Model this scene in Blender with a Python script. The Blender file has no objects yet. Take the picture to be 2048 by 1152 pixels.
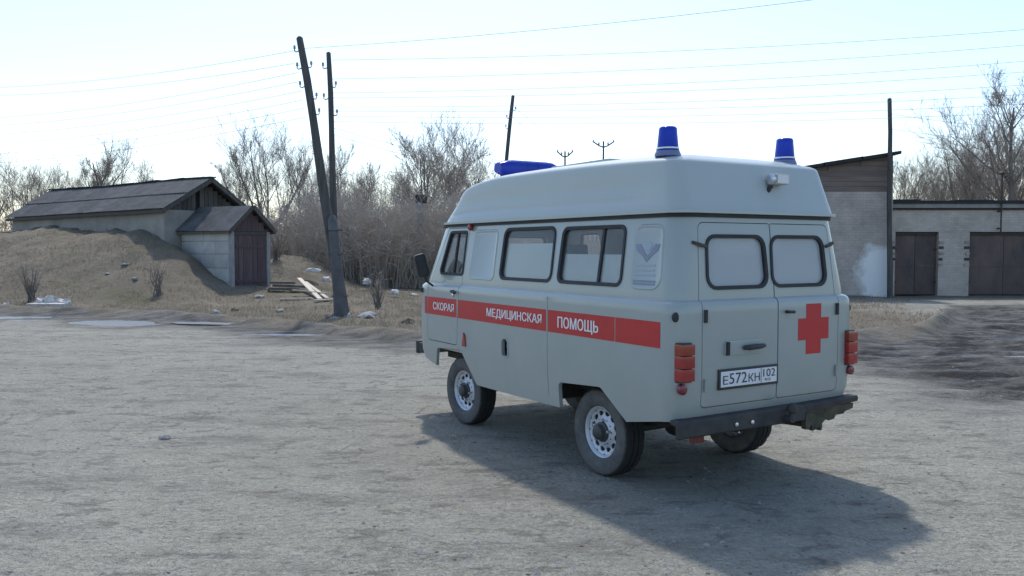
import bpy, bmesh, math, random
import numpy as np
from mathutils import Vector, Matrix, noise as mnoise
random.seed(7)
rng = np.random.default_rng(11)
SC = bpy.context.scene
COL = SC.collection

# ---------------------------------------------------------------- camera, sky, sun, exposure
CAM_Z = 1.81
PITCH = -0.047
LENS = 36.0 * 1671.0 / 2048.0
cam_data = bpy.data.cameras.new('camera')
cam_data.lens = LENS
cam_data.sensor_width = 36.0
cam_data.clip_end = 3000.0
cam = bpy.data.objects.new('camera', cam_data)
COL.objects.link(cam)
cam.location = (0, 0, CAM_Z)
cam.rotation_euler = (math.pi / 2 + PITCH, 0, 0)
SC.camera = cam

SUN_ELEV = math.radians(57)
SUN_AZ = math.radians(-6)         # clockwise from +Y: almost straight ahead of the camera
world = bpy.data.worlds.new('World')
SC.world = world
world.use_nodes = True
wn = world.node_tree
bg = wn.nodes['Background']
sky = wn.nodes.new('ShaderNodeTexSky')
sky.sky_type = 'NISHITA'
sky.sun_disc = False
sky.sun_elevation = SUN_ELEV
sky.sun_rotation = SUN_AZ
sky.altitude = 100
sky.air_density = 1.08
sky.dust_density = 1.3
sky.ozone_density = 3.0
wn.links.new(sky.outputs[0], bg.inputs['Color'])
bg.inputs['Strength'].default_value = 0.15

sun_data = bpy.data.lights.new('sun', 'SUN')
sun_data.energy = 2.0
sun_data.angle = math.radians(2.2)
sun_data.color = (1.0, 0.96, 0.91)
sun = bpy.data.objects.new('sun', sun_data)
COL.objects.link(sun)
sd = Vector((math.sin(SUN_AZ) * math.cos(SUN_ELEV), math.cos(SUN_AZ) * math.cos(SUN_ELEV), math.sin(SUN_ELEV)))
sun.rotation_euler = sd.to_track_quat('Z', 'Y').to_euler()
sun.location = (0, 0, 30)

SC.view_settings.view_transform = 'Standard'
SC.view_settings.look = 'None'
SC.view_settings.exposure = 0.62
SC.view_settings.gamma = 1.0
SC.view_settings.use_curve_mapping = False
SC.cycles.max_bounces = 6
SC.cycles.diffuse_bounces = 3
SC.cycles.transparent_max_bounces = 10

# ---------------------------------------------------------------- helpers
F = 1671.0
cp, sp_ = math.cos(PITCH), math.sin(PITCH)
def at(u, v, depth):
    """world point that stands at `depth` metres in front of the camera on the sight line of photo pixel (u, v)"""
    a, b = (u - 1024) / F, (576 - v) / F
    dx, dy, dz = a, cp - b * sp_, sp_ + b * cp
    t = depth / dy
    return Vector((dx * t, depth, CAM_Z + dz * t))

class MB:
    def __init__(self):
        self.v = []; self.f = []
    def add(self, vs, fs):
        n = len(self.v)
        self.v.extend([tuple(p) for p in vs])
        self.f.extend([tuple(i + n for i in q) for q in fs])
        return self
    def box(self, x0, x1, y0, y1, z0, z1):
        vs = [(x, y, z) for x in (x0, x1) for y in (y0, y1) for z in (z0, z1)]
        return self.add(vs, [(0, 1, 3, 2), (4, 6, 7, 5), (0, 4, 5, 1), (2, 3, 7, 6), (0, 2, 6, 4), (1, 5, 7, 3)])
    def hexa(self, p):   # 8 points: bottom 4 ccw, top 4 ccw
        return self.add(p, [(3, 2, 1, 0), (4, 5, 6, 7), (0, 1, 5, 4), (1, 2, 6, 5), (2, 3, 7, 6), (3, 0, 4, 7)])
    def bar(self, a, b, w, h, up=(0, 0, 1)):
        a, b = Vector(a), Vector(b)
        d = (b - a).normalized(); up = Vector(up)
        if abs(d.dot(up)) > .98: up = Vector((1, 0, 0))
        s = d.cross(up).normalized(); u = s.cross(d)
        ps = []
        for c in (a, b):
            for i, j in ((-1, -1), (1, -1), (1, 1), (-1, 1)):
                ps.append(c + s * (i * w / 2) + u * (j * h / 2))
        return self.add(ps, [(3, 2, 1, 0), (4, 5, 6, 7), (0, 1, 5, 4), (1, 2, 6, 5), (2, 3, 7, 6), (3, 0, 4, 7)])
    def tube(self, pts, rad, k=8, cap=True):
        pts = [Vector(p) for p in pts]
        if not hasattr(rad, '__len__'): rad = [rad] * len(pts)
        n = len(pts); base = len(self.v)
        ref = None
        for i, p in enumerate(pts):
            d = (pts[min(i + 1, n - 1)] - pts[max(i - 1, 0)])
            d = d.normalized() if d.length > 1e-9 else Vector((0, 0, 1))
            if ref is None:
                ref = d.orthogonal().normalized()
            s = (ref - d * ref.dot(d))
            s = s.normalized() if s.length > 1e-6 else d.orthogonal().normalized()
            ref = s; t = d.cross(s)
            for j in range(k):
                an = 2 * math.pi * j / k
                self.v.append(tuple(p + (s * math.cos(an) + t * math.sin(an)) * rad[i]))
        for i in range(n - 1):
            for j in range(k):
                a = base + i * k + j; b = base + i * k + (j + 1) % k
                self.f.append((a, b, b + k, a + k))
        if cap:
            self.f.append(tuple(base + j for j in reversed(range(k))))
            self.f.append(tuple(base + (n - 1) * k + j for j in range(k)))
        return self
    def lathe(self, prof, k=32, axis='z', c=(0, 0, 0), cap=True):
        """prof: list of (r, h) along the axis"""
        base = len(self.v)
        for r, h in prof:
            for j in range(k):
                an = 2 * math.pi * j / k
                x, y = r * math.cos(an), r * math.sin(an)
                if axis == 'z': p = (x, y, h)
                elif axis == 'y': p = (y, h, x)
                else: p = (h, x, y)
                self.v.append((p[0] + c[0], p[1] + c[1], p[2] + c[2]))
        for i in range(len(prof) - 1):
            for j in range(k):
                a = base + i * k + j; b = base + i * k + (j + 1) % k
                self.f.append((a, b, b + k, a + k))
        if cap:
            self.f.append(tuple(base + j for j in reversed(range(k))))
            self.f.append(tuple(base + (len(prof) - 1) * k + j for j in range(k)))
        return self
    def loop_prism(self, A, B):
        """two equal point loops joined into a closed solid"""
        n = len(A); base = len(self.v)
        self.v.extend([tuple(p) for p in A]); self.v.extend([tuple(p) for p in B])
        for j in range(n):
            k = (j + 1) % n
            self.f.append((base + j, base + k, base + n + k, base + n + j))
        self.f.append(tuple(base + j for j in reversed(range(n))))
        self.f.append(tuple(base + n + j for j in range(n)))
        return self
    def ring_prism(self, Ao, Ai, Bo, Bi):
        """closed frame: outer and inner loops at two levels"""
        n = len(Ao); b = len(self.v)
        for L in (Ao, Ai, Bo, Bi): self.v.extend([tuple(p) for p in L])
        for j in range(n):
            k = (j + 1) % n
            self.f.append((b + j, b + k, b + n + k, b + n + j))
            self.f.append((b + 2 * n + j, b + 3 * n + j, b + 3 * n + k, b + 2 * n + k))
            self.f.append((b + j, b + 2 * n + j, b + 2 * n + k, b + k))
            self.f.append((b + n + j, b + n + k, b + 3 * n + k, b + 3 * n + j))
        return self
    def mesh(self, name, smooth=None, fix=True):
        me = bpy.data.meshes.new(name)
        me.from_pydata(self.v, [], self.f)
        if fix:
            bm = bmesh.new(); bm.from_mesh(me)
            bmesh.ops.recalc_face_normals(bm, faces=bm.faces)
            bm.to_mesh(me); bm.free()
        if smooth is not None: set_smooth(me, smooth)
        me.update()
        return me
    def build(self, name, m, parent=None, smooth=None, bevel=None, fix=True, **kw):
        me = self.mesh(name, smooth, fix)
        if bevel: do_bevel(me, bevel)
        return link(name, me, m, parent, **kw)

def set_smooth(me, deg):
    me.polygons.foreach_set('use_smooth', [True] * len(me.polygons))
    me.set_sharp_from_angle(angle=math.radians(deg))

def do_bevel(me, w, seg=2):
    bm = bmesh.new(); bm.from_mesh(me)
    es = [e for e in bm.edges if len(e.link_faces) == 2 and e.calc_face_angle(0) > .6]
    bmesh.ops.bevel(bm, geom=es, offset=w, segments=seg, affect='EDGES', profile=.7)
    bm.to_mesh(me); bm.free()
    set_smooth(me, 40)

def link(name, me, m, parent=None, label=None, cat=None, group=None, kind=None):
    o = bpy.data.objects.new(name, me)
    COL.objects.link(o)
    if m is not None and me is not None and len(me.materials) == 0: me.materials.append(m)
    if parent is not None: o.parent = parent
    tag(o, label, cat, group, kind)
    return o

def tag(o, label=None, cat=None, group=None, kind=None):
    if label: o['label'] = label
    if cat: o['category'] = cat
    if group: o['group'] = group
    if kind: o['kind'] = kind
    return o

def empty(name, loc, rz=0, label=None, cat=None, group=None):
    o = bpy.data.objects.new(name, None)
    COL.objects.link(o)
    o.location = loc; o.rotation_euler = (0, 0, rz)
    o.empty_display_size = .2
    return tag(o, label, cat, group)

# ---- vectorised value noise
_perm = rng.random((256, 256))
def vnoise(x, y):
    xi = np.floor(x).astype(int); yi = np.floor(y).astype(int)
    fx = x - xi; fy = y - yi
    fx = fx * fx * (3 - 2 * fx); fy = fy * fy * (3 - 2 * fy)
    g = lambda i, j: _perm[i & 255, j & 255]
    return (g(xi, yi) * (1 - fx) + g(xi + 1, yi) * fx) * (1 - fy) + (g(xi, yi + 1) * (1 - fx) + g(xi + 1, yi + 1) * fx) * fy
def fbm(x, y, o=4):
    s = 0; a = .5
    for i in range(o):
        s = s + a * (vnoise(x + 17.3 * i, y + 5.1 * i) - .5) * 2
        x = x * 2.03; y = y * 2.03; a *= .5
    return s
def sstep(a, b, x):
    t = np.clip((x - a) / (b - a), 0, 1)
    return t * t * (3 - 2 * t)

# ---------------------------------------------------------------- materials
def newmat(name):
    m = bpy.data.materials.new(name); m.use_nodes = True
    nt = m.node_tree
    return m, nt, nt.nodes['Principled BSDF'], nt.nodes['Material Output']
def mixnode(nt, fac, a, b):
    n = nt.nodes.new('ShaderNodeMix'); n.data_type = 'RGBA'
    for s, val in ((0, fac), (6, a), (7, b)):
        if hasattr(val, 'is_output') or hasattr(val, 'links'): nt.links.new(val, n.inputs[s])
        elif s == 0: n.inputs[0].default_value = val
        else: n.inputs[s].default_value = (*val, 1) if len(val) == 3 else val
    return n.outputs[2]
def coords(nt, scale=(1, 1, 1), kind='Object'):
    tc = nt.nodes.new('ShaderNodeTexCoord'); mp = nt.nodes.new('ShaderNodeMapping')
    mp.inputs['Scale'].default_value = scale
    nt.links.new(tc.outputs[kind], mp.inputs[0])
    return mp.outputs[0]
def noisen(nt, vec, scale, detail=4, rough=.6):
    n = nt.nodes.new('ShaderNodeTexNoise')
    n.inputs['Scale'].default_value = scale; n.inputs['Detail'].default_value = detail; n.inputs['Roughness'].default_value = rough
    if vec is not None: nt.links.new(vec, n.inputs['Vector'])
    return n.outputs['Fac']
def rampn(nt, src, a, b):
    r = nt.nodes.new('ShaderNodeMapRange'); r.inputs[1].default_value = a; r.inputs[2].default_value = b
    nt.links.new(src, r.inputs[0]); return r.outputs[0]
def bumpn(nt, src, strength, dist, prev=None):
    b = nt.nodes.new('ShaderNodeBump'); b.inputs['Strength'].default_value = strength; b.inputs['Distance'].default_value = dist
    nt.links.new(src, b.inputs['Height'])
    if prev is not None: nt.links.new(prev, b.inputs['Normal'])
    return b.outputs[0]
def surf(name, c1, c2, rough=.8, scale=3.0, stretch=(1, 1, 1), bump=0.0, bdist=.01, bscale=None, metallic=0, spec=.5, coat=0, objvar=0.0):
    m, nt, b, out = newmat(name)
    vec = coords(nt, stretch)
    f = rampn(nt, noisen(nt, vec, scale, 6, .65), .3, .7)
    col = mixnode(nt, f, c1, c2)
    if objvar:
        oi = nt.nodes.new('ShaderNodeObjectInfo')
        hs = nt.nodes.new('ShaderNodeHueSaturation')
        r = nt.nodes.new('ShaderNodeMapRange'); r.inputs[3].default_value = 1 - objvar; r.inputs[4].default_value = 1 + objvar
        nt.links.new(oi.outputs['Random'], r.inputs[0]); nt.links.new(r.outputs[0], hs.inputs['Value'])
        nt.links.new(col, hs.inputs['Color']); col = hs.outputs[0]
    nt.links.new(col, b.inputs['Base Color'])
    b.inputs['Roughness'].default_value = rough; b.inputs['Metallic'].default_value = metallic
    b.inputs['Specular IOR Level'].default_value = spec
    b.inputs['Coat Weight'].default_value = coat; b.inputs['Coat Roughness'].default_value = .15
    if bump:
        nt.links.new(bumpn(nt, noisen(nt, vec, bscale or scale * 6, 5, .6), bump, bdist), b.inputs['Normal'])
    return m

M = {}
def paint_material():
    m, nt, b, out = newmat('grey_van_paint')
    vec = coords(nt)
    f = rampn(nt, noisen(nt, vec, 1.6, 5, .6), .35, .7)
    col = mixnode(nt, f, (.325, .365, .345), (.36, .395, .37))
    # road dust that gathers low on the body
    sx = nt.nodes.new('ShaderNodeSeparateXYZ'); nt.links.new(vec, sx.inputs[0])
    lo = rampn(nt, sx.outputs[2], 1.15, .45)
    d = nt.nodes.new('ShaderNodeMath'); d.operation = 'MULTIPLY'
    nt.links.new(lo, d.inputs[0]); nt.links.new(rampn(nt, noisen(nt, vec, 5, 6, .7), .25, .8), d.inputs[1])
    d2 = nt.nodes.new('ShaderNodeMath'); d2.operation = 'MULTIPLY'; d2.inputs[1].default_value = .55
    nt.links.new(d.outputs[0], d2.inputs[0])
    col = mixnode(nt, d2.outputs[0], col, (.33, .31, .28))
    nt.links.new(col, b.inputs['Base Color'])
    rg = nt.nodes.new('ShaderNodeMapRange'); rg.inputs[3].default_value = .32; rg.inputs[4].default_value = .6
    nt.links.new(d.outputs[0], rg.inputs[0]); nt.links.new(rg.outputs[0], b.inputs['Roughness'])
    nt.links.new(bumpn(nt, noisen(nt, vec, 2.6, 2, .5), .22, .012), b.inputs['Normal'])
    b.inputs['Coat Weight'].default_value = .55; b.inputs['Coat Roughness'].default_value = .12
    return m
M['paint'] = paint_material()
M['roof_paint'] = surf('grey_fibreglass_roof', (.41, .455, .435), (.44, .48, .455), .34, 1.5, bump=.05, bscale=2.5)
M['rubber'] = surf('black_rubber', (.015, .016, .018), (.03, .03, .032), .65, 8)
M['black_plastic'] = surf('black_plastic', (.02, .021, .024), (.035, .035, .037), .5, 6)
M['dirty_black'] = surf('dirty_black_steel', (.025, .025, .027), (.07, .065, .058), .75, 5)
M['red'] = surf('red_vinyl', (.47, .018, .02), (.53, .025, .025), .42, 6)
M['white_vinyl'] = surf('white_vinyl', (.78, .78, .78), (.82, .82, .82), .45, 5)
M['emblem'] = surf('slate_blue_vinyl', (.20, .23, .30), (.23, .26, .33), .45, 5)
M['emblem_pale'] = surf('pale_blue_vinyl', (.33, .39, .44), (.36, .41, .46), .45, 5)
M['plate_white'] = surf('plate_white', (.70, .71, .74), (.78, .78, .80), .4, 9)
M['ink'] = surf('black_ink', (.02, .02, .025), (.03, .03, .035), .5, 5)
M['chrome'] = surf('steel_bright', (.6, .61, .63), (.7, .7, .71), .28, 5, metallic=.9)
M['rim'] = surf('silver_wheel_paint', (.50, .53, .57), (.60, .62, .65), .42, 9, metallic=.3)
M['hub'] = surf('dark_hub', (.03, .035, .04), (.07, .07, .07), .5, 9)
M['seat'] = surf('dark_seat_cloth', (.03, .035, .045), (.05, .055, .06), .85, 8)
M['interior'] = surf('interior_panel', (.42, .43, .41), (.48, .48, .46), .7, 4)
M['amber'] = surf('amber_lens', (.24, .022, .006), (.30, .03, .009), .25, 9, coat=.5)
M['red_lens'] = surf('red_lens', (.28, .009, .011), (.36, .014, .016), .22, 9, coat=.5)
M['dark_red_lens'] = surf('dark_red_reflector', (.16, .012, .03), (.2, .015, .035), .25, 9, coat=.5)
M['clear_lens'] = surf('clear_lens', (.55, .57, .6), (.65, .66, .68), .15, 9, coat=.6)
def tyre_material():
    m, nt, b, out = newmat('dusty_tyre_shaded_tread')
    vec = coords(nt)
    f = rampn(nt, noisen(nt, vec, 7, 6, .7), .3, .75)
    col = mixnode(nt, f, (.07, .07, .07), (.17, .165, .155))
    sx = nt.nodes.new('ShaderNodeSeparateXYZ'); nt.links.new(vec, sx.inputs[0])
    cx = nt.nodes.new('ShaderNodeCombineXYZ'); nt.links.new(sx.outputs[0], cx.inputs[0]); nt.links.new(sx.outputs[2], cx.inputs[1])
    ln = nt.nodes.new('ShaderNodeVectorMath'); ln.operation = 'LENGTH'; nt.links.new(cx.outputs[0], ln.inputs[0])
    col = mixnode(nt, rampn(nt, ln.outputs['Value'], .325, .342), col, (.022, .022, .023))  # shade on the tread painted in as near-black; sidewalls stay dusty
    nt.links.new(col, b.inputs['Base Color']); b.inputs['Roughness'].default_value = .9
    nt.links.new(bumpn(nt, noisen(nt, vec, 40, 3, .6), .3, .004), b.inputs['Normal'])
    return m
M['tyre'] = tyre_material()
def beacon_material(name, col, tr):
    m, nt, b, out = newmat(name)
    b.inputs['Base Color'].default_value = (*col, 1); b.inputs['Roughness'].default_value = .18
    t = nt.nodes.new('ShaderNodeBsdfTranslucent'); t.inputs[0].default_value = (*tr, 1)
    mx = nt.nodes.new('ShaderNodeMixShader'); mx.inputs[0].default_value = .45
    nt.links.new(b.outputs[0], mx.inputs[1]); nt.links.new(t.outputs[0], mx.inputs[2]); nt.links.new(mx.outputs[0], out.inputs[0])
    return m
M['blue_lens'] = beacon_material('blue_beacon_plastic', (.035, .075, .42), (.08, .17, .75))
M['blue_pale'] = beacon_material('pale_blue_plastic', (.30, .36, .52), (.35, .42, .7))
def glass_material(name, tint, gloss=.35, haze=0.0, hcol=(.4, .42, .4)):
    m, nt, b, out = newmat(name)
    nt.nodes.remove(b)
    tr = nt.nodes.new('ShaderNodeBsdfTransparent'); tr.inputs[0].default_value = (*tint, 1)
    gl = nt.nodes.new('ShaderNodeBsdfGlossy'); gl.inputs['Roughness'].default_value = .04
    fr = nt.nodes.new('ShaderNodeFresnel'); fr.inputs[0].default_value = 1.5
    df = nt.nodes.new('ShaderNodeBsdfDiffuse'); df.inputs[0].default_value = (*hcol, 1)
    m1 = nt.nodes.new('ShaderNodeMixShader'); m1.inputs[0].default_value = haze
    m2 = nt.nodes.new('ShaderNodeMixShader')
    nt.links.new(tr.outputs[0], m1.inputs[1]); nt.links.new(df.outputs[0], m1.inputs[2])
    ad = nt.nodes.new('ShaderNodeMath'); ad.operation = 'MULTIPLY_ADD'; ad.inputs[1].default_value = .9; ad.inputs[2].default_value = 0
    ge = nt.nodes.new('ShaderNodeNewGeometry')
    iv = nt.nodes.new('ShaderNodeMath'); iv.operation = 'SUBTRACT'; iv.inputs[0].default_value = 1; nt.links.new(ge.outputs['Backfacing'], iv.inputs[1])
    mu_ = nt.nodes.new('ShaderNodeMath'); mu_.operation = 'MULTIPLY'; nt.links.new(ad.outputs[0], mu_.inputs[0]); nt.links.new(iv.outputs[0], mu_.inputs[1])
    nt.links.new(fr.outputs[0], ad.inputs[0]); nt.links.new(mu_.outputs[0], m2.inputs[0])
    nt.links.new(m1.outputs[0], m2.inputs[1]); nt.links.new(gl.outputs[0], m2.inputs[2]); nt.links.new(m2.outputs[0], out.inputs[0])
    return m
M['glass'] = glass_material('window_glass', (.99, 1.0, 1.0), haze=.06, hcol=(.6, .63, .63))
M['glass_rear'] = glass_material('dusty_rear_glass', (.85, .88, .88), haze=.62, hcol=(.56, .59, .60))
def film_material():
    m, nt, b, out = newmat('frosted_window_film')
    f = noisen(nt, coords(nt), 3, 4, .6)
    nt.links.new(mixnode(nt, f, (.27, .30, .275), (.34, .365, .335)), b.inputs['Base Color'])
    b.inputs['Roughness'].default_value = .35; b.inputs['Coat Weight'].default_value = .5; b.inputs['Coat Roughness'].default_value = .05
    return m
M['film'] = film_material()
M['film_dark'] = surf('grey_frosted_film', (.22, .245, .23), (.28, .30, .285), .3, 3, coat=.5)
M['mirror'] = surf('mirror_glass', (.7, .72, .75), (.75, .76, .78), .04, 3, metallic=1)
M['rust_red'] = surf('red_primer', (.20, .045, .03), (.14, .04, .03), .7, 9)
M['mud'] = surf('dried_mud', (.05, .055, .035), (.13, .115, .08), .95, 9, bump=.6, bdist=.02)

M['pole_wood'] = surf('weathered_pole_wood', (.05, .05, .048), (.12, .112, .10), .9, 2.5, (6, 6, .6), .5, .01)
M['concrete'] = surf('weathered_concrete', (.24, .24, .235), (.34, .335, .32), .92, 4, bump=.4, bdist=.01)
M['concrete_post'] = surf('grey_concrete_post', (.075, .077, .082), (.13, .13, .13), .92, 4, bump=.4, bdist=.01)
M['porcelain'] = surf('grey_porcelain', (.30, .32, .34), (.4, .41, .42), .3, 9)
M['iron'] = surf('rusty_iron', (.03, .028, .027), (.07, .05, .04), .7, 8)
M['wire'] = surf('aluminium_wire', (.20, .20, .20), (.25, .25, .25), .6, 4)
M['bark'] = surf('grey_brown_bark', (.14, .125, .11), (.22, .195, .175), .95, 5, (1, 1, .4))
M['twig'] = surf('brown_twigs', (.27, .225, .185), (.38, .325, .27), .95, 3)
M['twig_hazed'] = surf('hazed_thicket_twigs', (.34, .295, .245), (.50, .44, .37), .95, 1.2)  # twig colour raised to pale in place of distance haze
M['plaster'] = surf('stained_plaster', (.24, .23, .205), (.38, .36, .32), .95, 1.3, bump=.5, bdist=.015, bscale=9)
M['block'] = surf('pale_concrete_block', (.36, .355, .33), (.50, .49, .455), .95, 2.5, bump=.5, bdist=.01, objvar=.12)
M['slate'] = surf('dark_roof_slate', (.05, .053, .055), (.11, .115, .115), .85, 1.6, (1, 2.5, 1), .35, .01, objvar=.22)
M['old_board'] = surf('dark_weathered_board', (.06, .055, .05), (.13, .118, .105), .9, 2, (6, 6, .8), .4, .008, objvar=.3)
M['door_board'] = surf('purple_brown_door_board', (.075, .05, .055), (.12, .085, .085), .8, 2, (6, 6, .6), .35, .006, objvar=.18)
M['pale_board'] = surf('pale_sawn_board', (.42, .36, .27), (.55, .49, .40), .85, 3, (1, 6, 6), objvar=.25)
M['litter'] = surf('dirty_white_litter', (.34, .33, .31), (.62, .61, .59), .7, 5)
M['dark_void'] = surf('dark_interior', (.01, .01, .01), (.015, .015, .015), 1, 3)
M['felt'] = surf('black_roofing_felt', (.02, .021, .024), (.04, .04, .043), .9, 4, bump=.4, bdist=.01)
M['rust_door'] = surf('dark_rusty_gate', (.075, .063, .062), (.17, .115, .095), .8, 1.8, (1, 1, .5), objvar=.12)
M['brown_board'] = surf('brown_upper_wall_boards', (.14, .11, .097), (.22, .175, .15), .9, 1.5, (.5, 4, 4), .4, .01, objvar=.12)
def brickwall(name, c1, c2, mortar, stain=None, sbox=None):
    m, nt, b, out = newmat(name)
    tc = nt.nodes.new('ShaderNodeTexCoord')
    mp = nt.nodes.new('ShaderNodeMapping'); mp.inputs['Rotation'].default_value = (math.pi / 2, 0, 0)
    nt.links.new(tc.outputs['Object'], mp.inputs[0])
    br = nt.nodes.new('ShaderNodeTexBrick')
    br.inputs['Scale'].default_value = 1; br.inputs['Brick Width'].default_value = .26; br.inputs['Row Height'].default_value = .1
    br.inputs['Mortar Size'].default_value = .008
    br.inputs['Color1'].default_value = (*c1, 1); br.inputs['Color2'].default_value = (*c2, 1); br.inputs['Mortar'].default_value = (*mortar, 1)
    nt.links.new(mp.outputs[0], br.inputs['Vector'])
    vec = coords(nt)
    n = rampn(nt, noisen(nt, vec, .9, 6, .7), .35, .7)
    mul = nt.nodes.new('ShaderNodeMix'); mul.data_type = 'RGBA'; mul.blend_type = 'MULTIPLY'; mul.inputs[0].default_value = .8
    nt.links.new(br.outputs[0], mul.inputs[6]); nt.links.new(mixnode(nt, n, (.66, .63, .60), (1.18, 1.14, 1.10)), mul.inputs[7])
    col = mul.outputs[2]
    if stain:
        sx = nt.nodes.new('ShaderNodeSeparateXYZ'); nt.links.new(vec, sx.inputs[0])
        nz = noisen(nt, vec, 1.1, 5, .65)
        a = nt.nodes.new('ShaderNodeMath'); a.operation = 'MULTIPLY_ADD'; a.inputs[1].default_value = 1.8
        nt.links.new(nz, a.inputs[0])
        w = nt.nodes.new('ShaderNodeVectorMath'); w.operation = 'DISTANCE'
        cx = nt.nodes.new('ShaderNodeCombineXYZ'); nt.links.new(sx.outputs[0], cx.inputs[0]); nt.links.new(sx.outputs[2], cx.inputs[2])
        nt.links.new(cx.outputs[0], w.inputs[0]); w.inputs[1].default_value = sbox
        ng = nt.nodes.new('ShaderNodeMath'); ng.operation = 'MULTIPLY'; ng.inputs[1].default_value = -1
        nt.links.new(w.outputs['Value'], ng.inputs[0]); nt.links.new(ng.outputs[0], a.inputs[2])
        col = mixnode(nt, rampn(nt, a.outputs[0], -.52, -.08), col, stain)
    nt.links.new(col, b.inputs['Base Color']); b.inputs['Roughness'].default_value = .93
    nt.links.new(bumpn(nt, br.outputs['Fac'], .5, -.008), b.inputs['Normal'])
    return m
M['brick_grey'] = brickwall('grey_silicate_brick', (.50, .46, .41), (.58, .52, .46), (.46, .42, .38))
M['brick_patch'] = brickwall('grey_brick_with_whitewash', (.45, .41, .37), (.52, .46, .42), (.41, .37, .34), (.8, .8, .79), (14.0, 0, .75))
M['brick_loose'] = surf('pale_brick', (.30, .25, .22), (.38, .33, .30), .9, 6, objvar=.25)

def ground_material():
    m, nt, b, out = newmat('dirt_lot_and_dry_grass')
    vec = coords(nt)
    at_ = nt.nodes.new('ShaderNodeAttribute'); at_.attribute_name = 'zone'
    sep = nt.nodes.new('ShaderNodeSeparateColor'); nt.links.new(at_.outputs['Color'], sep.inputs[0])
    big = rampn(nt, noisen(nt, vec, .45, 7, .68), .38, .64)
    mid = rampn(nt, noisen(nt, vec, 2.2, 6, .7), .3, .72)
    fine = rampn(nt, noisen(nt, vec, 26, 5, .75), .28, .74)
    gv = mixnode(nt, big, (0.26, 0.25, 0.212), (0.52, 0.50, 0.422))
    gv = mixnode(nt, mid, gv, (0.39, 0.373, 0.316))
    m6 = rampn(nt, noisen(nt, vec, 5.5, 4, .6), .30, .70)
    gv = mixnode(nt, m6, gv, (0.44, 0.42, 0.357))
    m7 = rampn(nt, noisen(nt, coords(nt, (.7, 1.3, 1)), 3.6, 5, .62), .55, .64)
    m8 = nt.nodes.new('ShaderNodeMath'); m8.operation = 'MULTIPLY'; m8.inputs[1].default_value = .62
    nt.links.new(m7, m8.inputs[0])
    gv = mixnode(nt, m8.outputs[0], gv, (0.200, 0.187, 0.165))
    dk = mixnode(nt, fine, (.70, .71, .71), (1.22, 1.23, 1.20))
    mul = nt.nodes.new('ShaderNodeMix'); mul.data_type = 'RGBA'; mul.blend_type = 'MULTIPLY'; mul.inputs[0].default_value = 1
    nt.links.new(gv, mul.inputs[6]); nt.links.new(dk, mul.inputs[7]); gv = mul.outputs[2]
    # dark oily, compacted streaks
    vec2 = coords(nt, (.35, 1.2, 1))
    st = rampn(nt, noisen(nt, vec2, 1.3, 6, .7), .52, .72)
    k = nt.nodes.new('ShaderNodeMath'); k.operation = 'MULTIPLY'; k.inputs[1].default_value = .7
    nt.links.new(st, k.inputs[0])
    gv = mixnode(nt, k.outputs[0], gv, (0.184, 0.171, 0.155))
    for sc_, w_, k_ in ((.55, .010, .6), (1.3, .014, .42)):
        cn = noisen(nt, vec, sc_, 5, .55)
        sb = nt.nodes.new('ShaderNodeMath'); sb.operation = 'SUBTRACT'; sb.inputs[1].default_value = .5; nt.links.new(cn, sb.inputs[0])
        ab = nt.nodes.new('ShaderNodeMath'); ab.operation = 'ABSOLUTE'; nt.links.new(sb.outputs[0], ab.inputs[0])
        ck = nt.nodes.new('ShaderNodeMath'); ck.operation = 'MULTIPLY'; nt.links.new(rampn(nt, ab.outputs[0], w_, 0), ck.inputs[0])
        nt.links.new(rampn(nt, noisen(nt, vec, .8 * sc_ + .3, 3, .5), .48, .62), ck.inputs[1])
        c2 = nt.nodes.new('ShaderNodeMath'); c2.operation = 'MULTIPLY'; c2.inputs[1].default_value = k_; nt.links.new(ck.outputs[0], c2.inputs[0])
        gv = mixnode(nt, c2.outputs[0], gv, (.10, .093, .083))
    # small dark and pale stones
    vo = nt.nodes.new('ShaderNodeTexVoronoi'); vo.inputs['Scale'].default_value = 9; nt.links.new(vec, vo.inputs['Vector'])
    peb = rampn(nt, vo.outputs['Distance'], .16, .10)
    sc2 = nt.nodes.new('ShaderNodeSeparateColor'); nt.links.new(vo.outputs['Color'], sc2.inputs[0])
    pm = nt.nodes.new('ShaderNodeMath'); pm.operation = 'MULTIPLY'
    nt.links.new(peb, pm.inputs[0]); nt.links.new(rampn(nt, sc2.outputs[0], .72, .74), pm.inputs[1])
    gv = mixnode(nt, pm.outputs[0], gv, mixnode(nt, sc2.outputs[1], (.09, .087, .085), (.33, .32, .30)))
    # mud
    mdn = rampn(nt, noisen(nt, coords(nt, (.5, 1.4, 1)), 2.2, 6, .72), .42, .60)
    md = mixnode(nt, mdn, (.058, .056, .052), (.20, .19, .168))
    col = mixnode(nt, sep.outputs[1], gv, md)
    # dry grass
    gn = rampn(nt, noisen(nt, vec, 1.1, 6, .7), .32, .7)
    gn2 = rampn(nt, noisen(nt, vec, 4.5, 7, .75), .36, .66)
    gr = mixnode(nt, gn, (.165, .142, .108), (.33, .288, .215))
    gr = mixnode(nt, gn2, gr, (.235, .203, .152))
    grn = rampn(nt, noisen(nt, vec, .55, 4, .6), .57, .68)
    kk = nt.nodes.new('ShaderNodeMath'); kk.operation = 'MULTIPLY'; kk.inputs[1].default_value = .7
    nt.links.new(grn, kk.inputs[0])
    gr = mixnode(nt, kk.outputs[0], gr, (0.150, 0.150, 0.083))
    col = mixnode(nt, sep.outputs[0], col, gr)
    nt.links.new(col, b.inputs['Base Color'])
    wet = rampn(nt, noisen(nt, coords(nt, (.5, 1.6, 1)), 1.7, 5, .65), .50, .60)
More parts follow.
